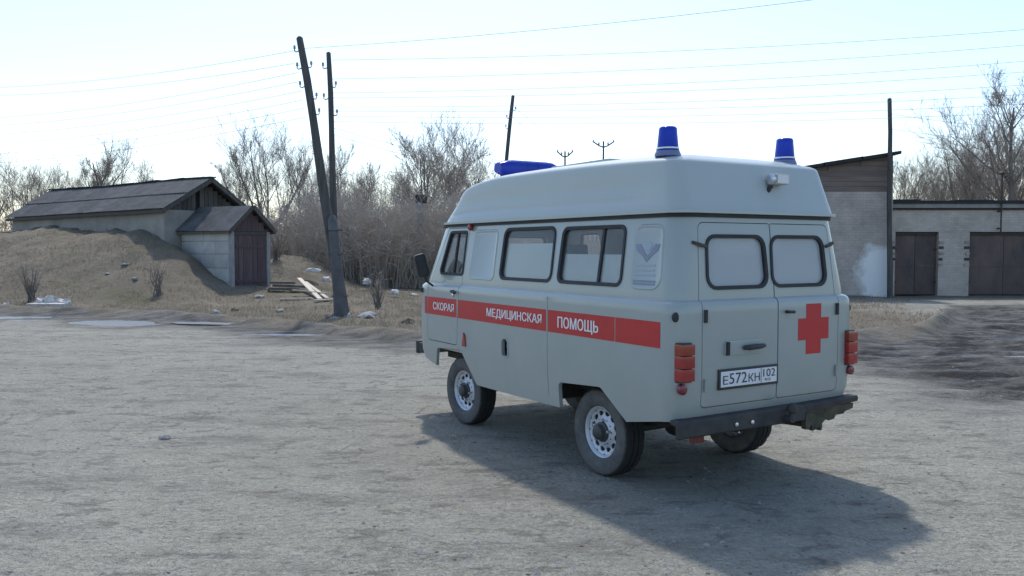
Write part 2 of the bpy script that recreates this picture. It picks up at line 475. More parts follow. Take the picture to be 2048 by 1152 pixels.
    wm = nt.nodes.new('ShaderNodeMath'); wm.operation = 'MULTIPLY'
    nt.links.new(wet, wm.inputs[0]); nt.links.new(sep.outputs[1], wm.inputs[1])
    rg = nt.nodes.new('ShaderNodeMapRange'); rg.inputs[3].default_value = .95; rg.inputs[4].default_value = .38
    nt.links.new(wm.outputs[0], rg.inputs[0]); nt.links.new(rg.outputs[0], b.inputs['Roughness'])
    b.inputs['Specular IOR Level'].default_value = .15
    n1 = bumpn(nt, noisen(nt, vec, 4.0, 6, .72), 1.0, .09)
    n2 = bumpn(nt, noisen(nt, vec, 16, 5, .75), 1.0, .028, n1)
    n3 = bumpn(nt, peb, .8, .012, n2)
    nt.links.new(n3, b.inputs['Normal'])
    return m
M['ground'] = ground_material()
def water_material():
    m, nt, b, out = newmat('puddle_water')
    b.inputs['Base Color'].default_value = (.27, .30, .32, 1); b.inputs['Roughness'].default_value = .22
    b.inputs['Specular IOR Level'].default_value = .9
    nt.links.new(bumpn(nt, noisen(nt, coords(nt), 7, 2, .5), .06, .01), b.inputs['Normal'])
    return m
M['water'] = water_material()
M['grass_blade'] = beacon_material('dry_grass_blades', (.25, .22, .17), (.25, .22, .165)); M['grass_blade'].node_tree.nodes['Principled BSDF'].inputs['Roughness'].default_value = .95
M['pebble'] = surf('pebbles', (.15, .145, .14), (.34, .33, .31), .9, 2.5)

# ---------------------------------------------------------------- ground
G0 = np.array([-11.57, 32.0])
AX = np.array([-.8213, .5705])      # along the cellar ridge, away to the left
BX = np.array([-.5705, -.8213])     # across it, towards the camera
def edge_y(X):
    return np.interp(X, [-40, -14.5, -8.5, -4.6, -1.6, 3, 6.3, 9.0, 12.0, 14, 40], [26, 23.6, 21.3, 18.4, 16.0, 15.2, 15.8, 18.0, 22.5, 26.5, 29.0])
PUD = [(-9.7, 20.4, 1.25, .62, -.42), (-7.0, 20.2, 1.05, .40, .05), (-12.2, 21.3, .8, .28, 0), (-4.8, 17.6, .9, .16, 0), (9.3, 14.6, .7, .16, .05), (7.6, 12.2, .35, .14, .3), (8.6, 11.0, .4, .10, .1), (-13.2, 22.2, .9, .35, 0)]
def pud_d(X, Y, p):
    cx, cy, a, b, r = p
    dx, dy = X - cx, Y - cy
    u = dx * math.cos(r) + dy * math.sin(r); v = -dx * math.sin(r) + dy * math.cos(r)
    return np.sqrt((u / a) ** 2 + (v / b) ** 2)
def ground_z(X, Y):
    X = np.asarray(X, float); Y = np.asarray(Y, float)
    far = sstep(60, 90, np.hypot(X, Y))
    z = .035 * fbm(X * .35, Y * .35, 3) + .020 * fbm(X * 1.1 + .5 * Y + 9, Y * 1.9, 4) + .010 * fbm(X * 5.1 + 3, Y * 5.1, 3)
    # level pad where the van stands
    pad = 1 - sstep(3.0, 5.0, np.hypot(X - .8, Y - 8.0))
    z = z * (1 - .8 * pad)
    e = edge_y(X) + .5 * fbm(X * .5, Y * 0 + 3, 3)
    # windrow of dirt along the edge of the lot
    z = z + (.18 + .09 * fbm(X * .9, Y * .9 + 40, 3)) * np.exp(-((Y - e - .35) / .42) ** 2) * (1 - sstep(11, 14, X))
    gz = sstep(0, 1.2, Y - e)
    z = z + gz * (.05 + .07 * fbm(X * 1.1, Y * 1.1, 4)) * (1 - far) * (1 - sstep(12.5, 14, X))
    # banked earth round the cellar
    rx, ry = X - G0[0], Y - G0[1]
    s = rx * AX[0] + ry * AX[1]; t = rx * BX[0] + ry * BX[1]
    top = np.interp(X, [-60, -17, -14.2, -12.7, -11.2, -9.85, -8.2, -6, -3], [2.3, 2.55, 2.45, 2.0, 1.15, .48, .3, .12, 0])
    yw = np.where(X < -12.7, 30.6 - (X + 12.7) * .695, 30.4)
    h = top * sstep(25.3, 1, 0) if False else top * sstep(0, 1, (Y - 25.2) / (yw - 25.2))
    h = h * (1 + .12 * fbm(X * .6, Y * .6 + 7, 4)) + .16 * sstep(.15, .8, h) * fbm(X * 1.3 + 30, Y * 1.3, 5)
    back = sstep(46, 58, Y)
    z = z + h * (1 - back)
    # bank on the far side of the porch
    z = z + (1.0 + .25 * fbm(X * .9, Y * .9, 3)) * np.exp(-((X + 9.0) / 1.7) ** 2) * sstep(31.4, 33.6, Y) * (1 - back)
    # ruts on the right
    mu = sstep(4.4, 6.2, X) * sstep(9.0, 10.8, Y) * (1 - sstep(-1.5, 0.3, Y - e))
    z = z + mu * (-.05 + .10 * fbm(X * .38 + 3, Y * 2.7, 4) + .045 * np.sin(Y * 7.5 + X * .5 + 3.0 * fbm(X * .35, Y * .35, 3)) + .03 * fbm(X * 2.2, Y * 4.2, 3))
    for p in PUD:
        d = pud_d(X, Y, p)
        z = z - .085 * (1 - sstep(.55, 1.35, d + .25 * fbm(X * 2, Y * 2, 3)))
    return z * (1 - far) + far * .4 * sstep(100, 300, np.hypot(X, Y))
def build_ground():
    xs = np.concatenate([[-900, -400, -200, -110, -70, -50, -40], np.arange(-34, -14, .25), np.arange(-14, 14, .085), np.arange(14, 36, .25), [40, 50, 70, 110, 200, 400, 900]])
    ys = [-400, -150, -60, -30, -15, -8, -4, -1]
    y = .5
    while y < 62:
        ys.append(y); y += max(.05, .0062 * y)
    ys = np.array(ys + [66, 72, 80, 95, 120, 180, 300, 600, 1500])
    X, Y = np.meshgrid(xs, ys)
    Z = ground_z(X, Y)
    nx, ny = len(xs), len(ys)
    me = bpy.data.meshes.new('ground')
    V = np.stack([X, Y, Z], -1).reshape(-1, 3)
    i = np.arange(nx * ny).reshape(ny, nx)
    Fq = np.stack([i[:-1, :-1], i[:-1, 1:], i[1:, 1:], i[1:, :-1]], -1).reshape(-1, 4)
    me.vertices.add(len(V)); me.vertices.foreach_set('co', V.ravel())
    me.loops.add(Fq.size); me.loops.foreach_set('vertex_index', Fq.ravel())
    me.polygons.add(len(Fq)); me.polygons.foreach_set('loop_start', np.arange(0, Fq.size, 4))
    me.update(); me.validate()
    me.polygons.foreach_set('use_smooth', np.ones(len(Fq), bool))
    e = edge_y(X) + .5 * fbm(X * .5, Y * 0 + 3, 3)
    nz = fbm(X * .9, Y * .9 + 21, 4)
    gr = sstep(-.25, .75, (Y - e) + 1.1 * nz)
    track = sstep(9, 12.5, X + 1.5 * nz) * (1 - sstep(29.3, 30.6, Y + .6 * nz))      # bare track in front of the garages
    gr = gr * (1 - .93 * track)
    mud = sstep(4.2, 6.6, X + 1.2 * nz) * sstep(8.8, 11, Y + 1.2 * nz) * (1 - sstep(-.8, .5, Y - e))
    mud = np.maximum(mud, .85 * sstep(-2.8, -.9, (Y - e) + 1.9 * nz) * (1 - sstep(.1, .8, Y - e)))
    mud = np.maximum(mud, .35 * track * sstep(-.1, .5, nz))
    for p in PUD:
        mud = np.maximum(mud, .9 * (1 - sstep(.9, 1.7, pud_d(X, Y, p) + .4 * nz)))
    C = np.stack([gr, mud, 0 * gr, 0 * gr + 1], -1).reshape(-1)
    ca = me.color_attributes.new('zone', 'FLOAT_COLOR', 'POINT')
    ca.data.foreach_set('color', C)
    o = link('ground', me, M['ground'], kind='structure')
    return o
build_ground()
def gz(x, y): return float(ground_z(np.array([x]), np.array([y]))[0])

def build_puddle(p):
    cx, cy, a, b, r = p
    mb = MB(); n = 40
    ring = [(cx + q * (a * math.cos(t) * math.cos(r) - b * math.sin(t) * math.sin(r)), cy + q * (a * math.cos(t) * math.sin(r) + b * math.sin(t) * math.cos(r))) for t in np.linspace(0, 6.28, 40) for q in (1.22, 1.4)]
    zb = float(np.min(ground_z(np.array([w[0] for w in ring]), np.array([w[1] for w in ring])))) - .002
    zb = max(zb, gz(cx, cy) + .012)
    vs = [(cx, cy, zb)]
    for j in range(n):
        an = 2 * math.pi * j / n
        k = 1.15 + .15 * math.sin(3 * an + cx) + .1 * math.sin(5 * an + cy)
        u, v = a * k * math.cos(an), b * k * math.sin(an)
        vs.append((cx + u * math.cos(r) - v * math.sin(r), cy + u * math.sin(r) + v * math.cos(r), zb))
    mb.add(vs, [(0, j + 1, (j + 1) % n + 1) for j in range(n)])
    mb.build('puddle', M['water'], kind='structure')
for p in PUD: build_puddle(p)

# ---------------------------------------------------------------- ambulance van (local frame: x forward, y left, z up)
VAN_RZ = math.pi / 2 + .549
VAN_LOC = (.816, 7.97, .0)
van = empty('ambulance_van', VAN_LOC, VAN_RZ, 'grey high-roofed ambulance van with red side stripe and blue roof beacons', 'van')
ROFF = .012   # van stands on the dirt
van.location.z = max(gz(.8, 8), 0) - .004

def plan_loop(yh, xr, xf, rr, rf, kr=8, kf=10, ns=10):
    """ccw plan outline seen from above, starting at rear right; constant point count"""
    pts = []
    def arc(cx, cy, r, a0, a1, k):
        for i in range(k + 1):
            a = a0 + (a1 - a0) * i / k
            pts.append((cx + r * math.cos(a), cy + r * math.sin(a)))
    def line(a, b, k):
        for i in range(1, k):
            pts.append((a[0] + (b[0] - a[0]) * i / k, a[1] + (b[1] - a[1]) * i / k))
    arc(xr + rr, -yh + rr, rr, math.pi, 1.5 * math.pi, kr)
    line((xr + rr, -yh), (xf - rf, -yh), ns)
    arc(xf - rf, -yh + rf, rf, -.5 * math.pi, 0, kf)
    line((xf, -yh + rf), (xf, yh - rf), 6)
    arc(xf - rf, yh - rf, rf, 0, .5 * math.pi, kf)
    line((xf - rf, yh), (xr + rr, yh), ns)
    arc(xr + rr, yh - rr, rr, .5 * math.pi, math.pi, kr)
    line((xr, yh - rr), (xr, -yh + rr), 6)
    return pts
def bottom_z(x):
    return float(np.interp(x, [-2.2, -1.7, -1.55, -.6, .6, 1.5, 1.75, 2.2], [.63, .575, .52, .50, .49, .55, .62, .66]))
BODY = [  # z, half width, rear x, front x, rear radius, front radius
    (None, .940, -2.095, 2.09, .13, .34),
    (.72, .958, -2.125, 2.12, .14, .34),
    (.90, .965, -2.135, 2.135, .14, .34),
    (1.12, .965, -2.135, 2.14, .14, .34),
    (1.36, .965, -2.135, 2.13, .14, .34),
    (1.412, .963, -2.133, 2.12, .14, .34),
    (1.430, .957, -2.127, 2.10, .14, .34),
    (1.444, .946, -2.117, 2.085, .145, .35),
    (1.450, .933, -2.104, 2.065, .15, .36),
    (1.456, .925, -2.096, 2.05, .15, .36),
    (1.50, .9225, -2.093, 2.03, .15, .36),
    (1.78, .8785, -2.062, 1.91, .16, .36),
    (2.03, .8395, -2.033, 1.80, .17, .36),
    (2.075, .832, -2.03, 1.78, .17, .36)]
def body_shell():
    mb = MB(); outer = []; inner = []
    for z, yh, xr, xf, rr, rf in BODY:
        for lst, off in ((outer, 0), (inner, .035)):
            L = plan_loop(yh - off, xr + off, xf - off, rr - off * .6, rf - off * .6)
            lst.append([(x, y, bottom_z(x) if z is None else z) for x, y in L])
    n = len(outer[0])
    loops = outer + inner[::-1]
    for L in loops: mb.v.extend(L)
    m = len(loops)
    for i in range(m):
        for j in range(n):
            a = i * n + j; b = i * n + (j + 1) % n; c = ((i + 1) % m) * n + (j + 1) % n; d = ((i + 1) % m) * n + j
            mb.f.append((a, b, c, d))
    return mb
def round_poly(pts, r, k=5):
    """2-d polygon with rounded corners, fixed number of points per corner"""
    out = []; n = len(pts)
    for i in range(n):
        p = Vector(pts[i]); a = (Vector(pts[i - 1]) - p).normalized(); b = (Vector(pts[(i + 1) % n]) - p).normalized()
        ang = a.angle(b); rr = r[i] if hasattr(r, '__len__') else r
        d = rr / math.tan(ang / 2)
        c = p + (a + b).normalized() * (rr / math.sin(ang / 2))
        s = p + a * d - c; e = p + b * d - c
        a0 = math.atan2(s.y, s.x); a1 = math.atan2(e.y, e.x)
        da = (a1 - a0 + math.pi) % (2 * math.pi) - math.pi
        for q in range(k + 1):
            t = a0 + da * q / k
            out.append((c.x + rr * math.cos(t), c.y + rr * math.sin(t)))
    return out
def offset_poly(pts, d):
    """positive d grows the loop"""
    n = len(pts); area = sum(pts[i][0] * pts[(i + 1) % n][1] - pts[(i + 1) % n][0] * pts[i][1] for i in range(n))
    sg = 1 if area > 0 else -1
    out = []
    for i in range(n):
        p0, p1, p2 = Vector(pts[i - 1]), Vector(pts[i]), Vector(pts[(i + 1) % n])
        e1 = (p1 - p0); e2 = (p2 - p1)
        if e1.length < 1e-7: e1 = e2
        if e2.length < 1e-7: e2 = e1
        e1 = e1.normalized(); e2 = e2.normalized()
        nn = Vector((e1.y + e2.y, -(e1.x + e2.x))) * sg
        nn = nn.normalized() if nn.length > 1e-6 else Vector((e1.y, -e1.x)) * sg
        c = max(.4, nn.dot(Vector((e1.y, -e1.x)) * sg))
        out.append(tuple(p1 + nn * (d / c)))
    return out
# planes the parts sit on
def side_y(z): return .965 if z < 1.40 else float(np.interp(z, [1.40, 1.426, 1.456, 1.50, 1.78, 2.03, 2.1], [.963, .957, .925, .9225, .8785, .8395, .83]))
def rear_x(z): return -2.135 if z < 1.40 else float(np.interp(z, [1.40, 1.426, 1.456, 1.50, 1.78, 2.03, 2.1], [-2.134, -2.127, -2.096, -2.093, -2.062, -2.033, -2.027]))
def front_x(z): return float(np.interp(z, [1.36, 1.462, 1.50, 1.78, 2.03], [2.13, 2.05, 2.03, 1.91, 1.80]))
def on_side(p, out, sgn=1): return (p[0], sgn * (side_y(p[1]) + out), p[1])
def on_rear(p, out): return (rear_x(p[1]) - out, p[0], p[1])
def on_front(p, out): return (front_x(p[1]) + out, p[0], p[1])

WIN1 = round_poly([(.285, 1.54), (-.555, 1.54), (-.535, 1.995), (.285, 1.995)], .07)
WIN2 = round_poly([(-.66, 1.54), (-1.485, 1.54), (-1.465, 1.985), (-.66, 1.985)], .06)
CABW = round_poly([(1.52, 1.555), (1.385, 1.985), (1.035, 1.985), (1.02, 1.555)], [.045, .05, .03, .03])
RWL = round_poly([(.625, 1.535), (.015, 1.535), (.03, 1.905), (.605, 1.905)], .085)
RWR = [(-y, z) for y, z in reversed(RWL)]
RWR = [(y - .02, z) for y, z in RWR]
WSL = round_poly([(.70, 1.53), (.035, 1.53), (.035, 1.95), (.62, 1.95)], .07)
WSR = [(-y, z) for y, z in reversed(WSL)]
ARCH_R = round_poly([(-.73, .2), (-.73, .715), (-1.30, .755), (-1.64, .50), (-1.66, .2)], [.02, .05, .08, .04, .02])
ARCH_F = round_poly([(1.57, .2), (1.56, .60), (1.50, .775), (.98, .81), (.66, .47), (.66, .2)], [.02, .03, .05, .08, .04, .02])
DOOR_F = round_poly([(1.05, .845), (1.01, 1.45), (.985, 2.025), (1.44, 2.025), (1.71, 1.45), (1.72, .845)], [.04, .2, .04, .05, .2, .05])
DOOR_RL = round_poly([(.715, .70), (.715, 1.45), (.675, 2.0), (-.047, 2.0), (-.047, .70)], [.04, .3, .05, .02, .03])
DOOR_RR = round_poly([(-.053, .70), (-.053, 2.0), (-.70, 2.0), (-.735, 1.45), (-.735, .70)], [.03, .02, .05, .3, .04])
FUEL = round_poly([(.17, .835), (.17, 1.0), (.06, 1.0), (.06, .835)], [.03, .05, .05, .03])

def cut_prism(mb, poly, kind, a, b):
    if kind == 'y': mb.loop_prism([(p[0], a, p[1]) for p in poly], [(p[0], b, p[1]) for p in poly])
    else: mb.loop_prism([(a, p[0], p[1]) for p in poly], [(b, p[0], p[1]) for p in poly])
def cut_ring(mb, poly, kind, a, b, w=.0035):
    o, i = offset_poly(poly, w), offset_poly(poly, -w)
    f = (lambda L, q: [(p[0], q, p[1]) for p in L]) if kind == 'y' else (lambda L, q: [(q, p[0], p[1]) for p in L])
    mb.ring_prism(f(o, a), f(i, a), f(o, b), f(i, b))
cut = MB()
for s in (1, -1):
    for w in (WIN1, WIN2, CABW, ARCH_R, ARCH_F): cut_prism(cut, w, 'y', s * .55, s * 1.2)
cut_ring(cut, DOOR_F, 'y', .74, 1.2)
cut_prism(cut, FUEL, 'y', .75, 1.2)
for w in (RWL, RWR): cut_prism(cut, w, 'x', -2.4, -1.8)
for w in (WSL, WSR): cut_prism(cut, w, 'x', 1.74, 2.4)
for w in (DOOR_RL, DOOR_RR): cut_ring(cut, w, 'x', -2.4, -1.75, .0028)
cut.box(-.583, -.577, .945, 1.2, .3, 1.41)       # panel joint in the side
def boolean(shell, cutter):
    a = bpy.data.objects.new('tmp_a', shell.mesh('tmp_a')); b = bpy.data.objects.new('tmp_b', cutter.mesh('tmp_b'))
    COL.objects.link(a); COL.objects.link(b)
    md = a.modifiers.new('cut', 'BOOLEAN'); md.operation = 'DIFFERENCE'; md.object = b; md.solver = 'EXACT'; md.use_self = True; md.use_hole_tolerant = True
    bpy.context.view_layer.update()
    me = bpy.data.meshes.new_from_object(a.evaluated_get(bpy.context.evaluated_depsgraph_get()))
    for o in (a, b):
        d = o.data; bpy.data.objects.remove(o); bpy.data.meshes.remove(d)
    return me
def islands(me):
    bm = bmesh.new(); bm.from_mesh(me); seen = set(); res = []
    for v in bm.verts:
        if v.index in seen: continue
        st = [v]; comp = []
        seen.add(v.index)
        while st:
            q = st.pop(); comp.append(q)
            for e in q.link_edges:
                w = e.other_vert(q)
                if w.index not in seen: seen.add(w.index); st.append(w)
        idx = {q.index: i for i, q in enumerate(comp)}
        fs = {f for q in comp for f in q.link_faces}
        m2 = bpy.data.meshes.new('island')
        m2.from_pydata([tuple(q.co) for q in comp], [], [[idx[w.index] for w in f.verts] for f in fs])
        m2.update(); res.append(m2)
    bm.free()
    return res
parts = islands(boolean(body_shell(), cut))
parts.sort(key=lambda m: -len(m.vertices))
front_door = rear_door = rear_door2 = body = None
for me in parts:
    co = np.array([v.co for v in me.vertices]); c = co.mean(0)
    set_smooth(me, 24)
    ext = co.max(0) - co.min(0)
    if body is None and ext[0] > 3: body = link('body', me, M['paint'], van)
    elif c[0] > .8 and c[1] > .5: front_door = link('front_door', me, M['paint'], van)
    elif c[0] < -1.8 and c[1] > 0: rear_door = link('rear_door', me, M['paint'], van)
    elif c[0] < -1.8: rear_door2 = link('rear_door', me, M['paint'], van)
print('VAN ISLANDS', len(parts), body is not None, front_door, rear_door, rear_door2)
front_door = front_door or body; rear_door = rear_door or body; rear_door2 = rear_door2 or body

# ---- high roof
def high_roof():
    mb = MB()
    base = dict(yh=.852, xr=-2.05, xf=1.80, rr=.15, rf=.40)
    top = dict(yh=.80, xr=-1.93, xf=1.47, rr=.13, rf=.36)
    B = plan_loop(**base, ns=24); T = plan_loop(**top, ns=24)
    n = len(B)
    def ze(x): return float(np.interp(x, [-2.1, -1.84, -1.5, -1.0, -.3, .56, .9, 1.2, 1.5], [2.435, 2.44, 2.455, 2.47, 2.48, 2.48, 2.455, 2.405, 2.31]))
    def lev(t, z=None, dy=0.0, bow=0.0):
        L = []
        for (bx, by), (tx, ty) in zip(B, T):
            x = bx + (tx - bx) * t; y = by + (ty - by) * t
            zz = 2.080 + (ze(tx) - 2.080) * t
            if dy and abs(by) > .80:
                w = sstep(-1.80, -1.55, np.array(x)) * (1 - sstep(1.25, 1.5, np.array(x)))
                y -= math.copysign(dy * float(w), by)
            L.append((x, y, zz))
        return L
    loops = []
    out0 = plan_loop(.872, -2.07, 1.825, .16, .41, ns=24)
    loops.append([(x, y, 2.066) for x, y in plan_loop(.83, -2.03, 1.78, .15, .40, ns=24)])
    loops.append([(x, y, 2.066) for x, y in out0]); loops.append([(x, y, 2.088) for x, y in out0])
    loops.append(lev(.015)); loops.append(lev(.12)); loops.append(lev(.20, dy=-.010)); loops.append(lev(.25, dy=-.020)); loops.append(lev(.28, dy=-.019))
    loops.append(lev(.37, dy=.014)); loops.append(lev(.41, dy=.018)); loops.append(lev(.62, dy=.010)); loops.append(lev(.85)); loops.append(lev(.95))
    for sc_, up in ((.997, 1.0), (.985, 1.02), (.955, 1.045), (.9, 1.07), (.75, 1.12), (.5, 1.165), (.25, 1.185)):
        L = []
        for (bx, by), (tx, ty) in zip(B, T):
            cx = np.clip(tx, -1.3, .6)
            x = cx + (tx - cx) * sc_ if True else tx
            y = ty * sc_
            z = 2.080 + (ze(x) - 2.080) * min(up, 1) + max(0, up - 1) * .5
            L.append((x, y, z))
        loops.append(L)
    for L in loops: mb.v.extend(L)
    for i in range(len(loops) - 1):
        for j in range(n):
            a = i * n + j; b = i * n + (j + 1) % n
            mb.f.append((a, b, b + n, a + n))
    k = (len(loops) - 1) * n
    # close the crown across, left to right
    L = loops[-1]
    mb.f.append(tuple(k + j for j in range(n)))
    return mb
hr = high_roof().build('high_roof', M['roof_paint'], van, smooth=32)
# black ring under the roof rim
o_ = plan_loop(.850, -2.048, 1.845, .17, .37); i_ = plan_loop(.825, -2.02, 1.78, .16, .36)
MB().ring_prism([(x, y, 2.038) for x, y in o_], [(x, y, 2.038) for x, y in i_], [(x, y, 2.0655) for x, y in o_], [(x, y, 2.0655) for x, y in i_]).build('rim_ring', M['rubber'], van, smooth=40)
# roof hatch and low rail on the crown
MB().box(-.55, .35, -.30, .30, 2.55, 2.605).build('roof_hatch', M['roof_paint'], van, bevel=.015)

# ---- windows
def window(poly, put, parent, paneM, gw=.027, film=None, name='window', bar=None, sgn=1):
    po = offset_poly(poly, .012); pi = offset_poly(poly, -(gw - .012))
    g = MB().ring_prism([put(p, -.03) for p in po], [put(p, -.03) for p in pi], [put(p, .010) for p in po], [put(p, .006) for p in pi])
    w = g.build(name, M['rubber'], parent, smooth=35)
    pp = offset_poly(poly, -(gw - .018))
    MB().loop_prism([put(p, -.022) for p in pp], [put(p, -.017) for p in pp]).build('pane', paneM, w)
    if film:
        zt, fm = film
        lo = [p for p in pp if p[1] <= zt - .03]
        # film covers the lower part of the pane
        xs_ = [p[0] for p in pp]; x0, x1 = min(xs_) + .012, max(xs_) - .012
        zb = min(p[1] for p in pp) + .004
        fp = round_poly([(x1, zb), (x0, zb), (x0 + .006, zt), (x1 - .006, zt)], [.05, .05, .004, .004])
        MB().loop_prism([put(p, -.028) for p in fp], [put(p, -.024) for p in fp]).build('privacy_film', fm, w)
    if bar is not None:
        zs = [p[1] for p in pp]
        bp = [(bar + .014, min(zs)), (bar - .014, min(zs)), (bar - .014, max(zs)), (bar + .014, max(zs))]
        MB().loop_prism([put(p, -.03) for p in bp], [put(p, -.006) for p in bp]).build('window_bar', M['rubber'], w)
    return w
for s in (1, -1):
    ps = lambda p, o, s=s: on_side(p, o, s)
    window(WIN1, ps, body, M['glass'], film=(1.86, M['film']))
    window(WIN2, ps, body, M['glass'], film=(1.77, M['film_dark']), bar=-1.19)
cabp = lambda p, o: on_side(p, o, 1)
window(CABW, cabp, front_door, M['glass'], gw=.026, bar=1.235)
window(CABW, lambda p, o: on_side(p, o, -1), body, M['glass'], gw=.026)
window(RWL, on_rear, rear_door, M['glass_rear'], gw=.026)
window(RWR, on_rear, rear_door2, M['glass_rear'], gw=.026)
window(WSL, on_front, body, M['glass'], gw=.026)
window(WSR, on_front, body, M['glass'], gw=.026)

# ---- pressed panels in the upper side
def pressed(poly, name, parent, h=.006):
    a = offset_poly(poly, .012); b = offset_poly(poly, -.012)
    mb = MB(); n = len(poly)
    L = [[on_side(p, -.004) for p in a], [on_side(p, h) for p in poly], [on_side(p, h) for p in offset_poly(poly, -.008)], [on_side(p, .0015) for p in offset_poly(poly, -.022)]]
    for q in L: mb.v.extend(q)
    for i in range(3):
        for j in range(n): mb.f.append((i * n + j, i * n + (j + 1) % n, (i + 1) * n + (j + 1) % n, (i + 1) * n + j))
    mb.f.append(tuple(3 * n + j for j in range(n)))
    return mb.build(name, M['paint'], parent, smooth=18)
pressed(round_poly([(-1.60, 1.525), (-1.93, 1.525), (-1.885, 1.985), (-1.58, 1.985)], [.07, .09, .07, .07]), 'pressed_panel', body)
pressed(round_poly([(.88, 1.52), (.40, 1.52), (.42, 1.99), (.86, 1.99)], .05), 'pressed_panel', body)

# ---- flat decals (2 mm proud of the skin)
def decal_side(poly, name, m, parent, out=.002):
    return MB().loop_prism([on_side(p, .0003) for p in poly], [on_side(p, out) for p in poly]).build(name, m, parent)
def decal_rear(poly, name, m, parent, out=.002):
    return MB().loop_prism([on_rear(p, .0003) for p in poly], [on_rear(p, out) for p in poly]).build(name, m, parent)
def rect(x0, x1, z0, z1): return [(x0, z0), (x1, z0), (x1, z1), (x0, z1)]
for x0, x1, par in ((1.785, 1.726, body), (1.708, 1.055, front_door), (1.022, -.562, body), (-.590, -1.478, body), (-1.488, -1.985, body)):
    decal_side(rect(x0, x1, 1.122, 1.305), 'red_stripe', M['red'], par)
def text_mesh(body_, width, height, thick=.0):
    c = bpy.data.curves.new('txt', 'FONT'); c.body = body_; c.size = 1; c.resolution_u = 3; c.offset = thick
    o = bpy.data.objects.new('txt', c); COL.objects.link(o)
    bpy.context.view_layer.update()
    me = bpy.data.meshes.new_from_object(o.evaluated_get(bpy.context.evaluated_depsgraph_get()))
    bpy.data.objects.remove(o); bpy.data.curves.remove(c)
    co = np.array([v.co[:] for v in me.vertices])
    mn, mx = co.min(0), co.max(0)
    for v in me.vertices:
        v.co.x = (v.co.x - mn[0]) / (mx[0] - mn[0]) * width
        v.co.y = (v.co.y - mn[1]) / (mx[1] - mn[1]) * height
        v.co.z = 0
    return me
def text_side(t_, x0, x1, z0, z1, m, parent, out=.0042):
    for k, dx in enumerate((0, .007)):
        me = text_mesh(t_, abs(x0 - x1) - .007, z1 - z0)
        for v in me.vertices:
            v.co = on_side((x0 - v.co.x - dx, z0 + v.co.y), out + .0006 * k)
        link('lettering', me, m, parent)
def text_rear(t_, y0, y1, z0, z1, m, parent, out, thick=0):
    me = text_mesh(t_, abs(y0 - y1), z1 - z0)
    for v in me.vertices: v.co = on_rear((y0 - v.co.x, z0 + v.co.y), out)
    return link('lettering', me, m, parent)
text_side('СКОРАЯ', 1.58, 1.10, 1.175, 1.255, M['white_vinyl'], front_door)
text_side('МЕДИЦИНСКАЯ', .44, -.50, 1.165, 1.26, M['white_vinyl'], body)
text_side('ПОМОЩЬ', -.735, -1.285, 1.15, 1.26, M['white_vinyl'], body)
cy_, cz_, a_, l_ = -.445, 1.203, .083, .192
lx = .175
decal_rear([(cy_ - .085, cz_ - l_), (cy_ + .085, cz_ - l_), (cy_ + .085, cz_ - a_), (cy_ + lx, cz_ - a_), (cy_ + lx, cz_ + a_), (cy_ + .085, cz_ + a_), (cy_ + .085, cz_ + l_), (cy_ - .085, cz_ + l_), (cy_ - .085, cz_ + a_), (cy_ - lx, cz_ + a_), (cy_ - lx, cz_ - a_), (cy_ - .085, cz_ - a_)], 'red_cross', M['red'], rear_door2)
# winged emblem with lines of small print on the rear quarter
def wing():
    L = [(-1.605, 1.845), (-1.66, 1.85), (-1.715, 1.79), (-1.745, 1.765), (-1.775, 1.79), (-1.82, 1.85), (-1.87, 1.845), (-1.855, 1.80), (-1.80, 1.765), (-1.745, 1.718), (-1.69, 1.765), (-1.625, 1.80)]
    return L
decal_side(wing(), 'winged_emblem', M['emblem'], body, .0045)
decal_side([(-1.745 + .045 * math.cos(a), 1.835 + .035 * math.sin(a)) for a in np.linspace(0, 2 * math.pi, 20, endpoint=False)], 'emblem_disc', M['emblem_pale'], body, .0045)
for z, w in ((1.69, .10), (1.655, .10), (1.62, .11), (1.575, .12), (1.555, .12)):
    decal_side(rect(-1.745 + w, -1.745 - w, z, z + .012), 'print_line', M['emblem_pale'] if z > 1.58 else M['emblem'], body, .0045)

# ---- rear details
pf = MB(); a = [(y, z) for y, z in rect(.565, -.045, .815, .962)]
bx = lambda o, p: on_rear(p, o)
MB().loop_prism([on_rear(p, 0) for p in a], [on_rear(p, .012) for p in a]).build('plate_frame', M['black_plastic'], rear_door, bevel=.004)
b_ = rect(.545, -.025, .835, .945)
plate = MB().loop_prism([on_rear(p, .0125) for p in b_], [on_rear(p, .015) for p in b_]).build('number_plate', M['plate_white'], rear_door)
for s_, y0, y1, z0, z1 in (('Е', .525, .475, .853, .915), ('572', .462, .288, .853, .930), ('КН', .27, .155, .853, .915), ('102', .118, -.008, .878, .935), ('RUS', .10, .04, .848, .868)):
    text_rear(s_, y0, y1, z0, z1, M['ink'], plate, .0175, .012)
MB().loop_prism([on_rear(p, .0152) for p in rect(.142, .138, .837, .943)], [on_rear(p, .0168) for p in rect(.142, .138, .837, .943)]).build('plate_divider', M['ink'], plate)
hp = round_poly(rect(.50, .12, 1.055, 1.16), .02)
hpl = MB().loop_prism([on_rear(p, -.002) for p in hp], [on_rear(p, .012) for p in hp]).build('handle_plate', M['paint'], rear_door, bevel=.004)
MB().tube([(-2.155, .33, 1.105), (-2.185, .30, 1.108), (-2.185, .17, 1.112), (-2.172, .13, 1.112)], [.014, .02, .018, .013], 8).build('handle', M['black_plastic'], hpl, smooth=40)
MB().box(-2.16, -2.146, .468, .495, 1.06, 1.155).build('plate_edge_shade', M['rubber'], hpl)  # black strip imitates the shadow along the plate's left edge
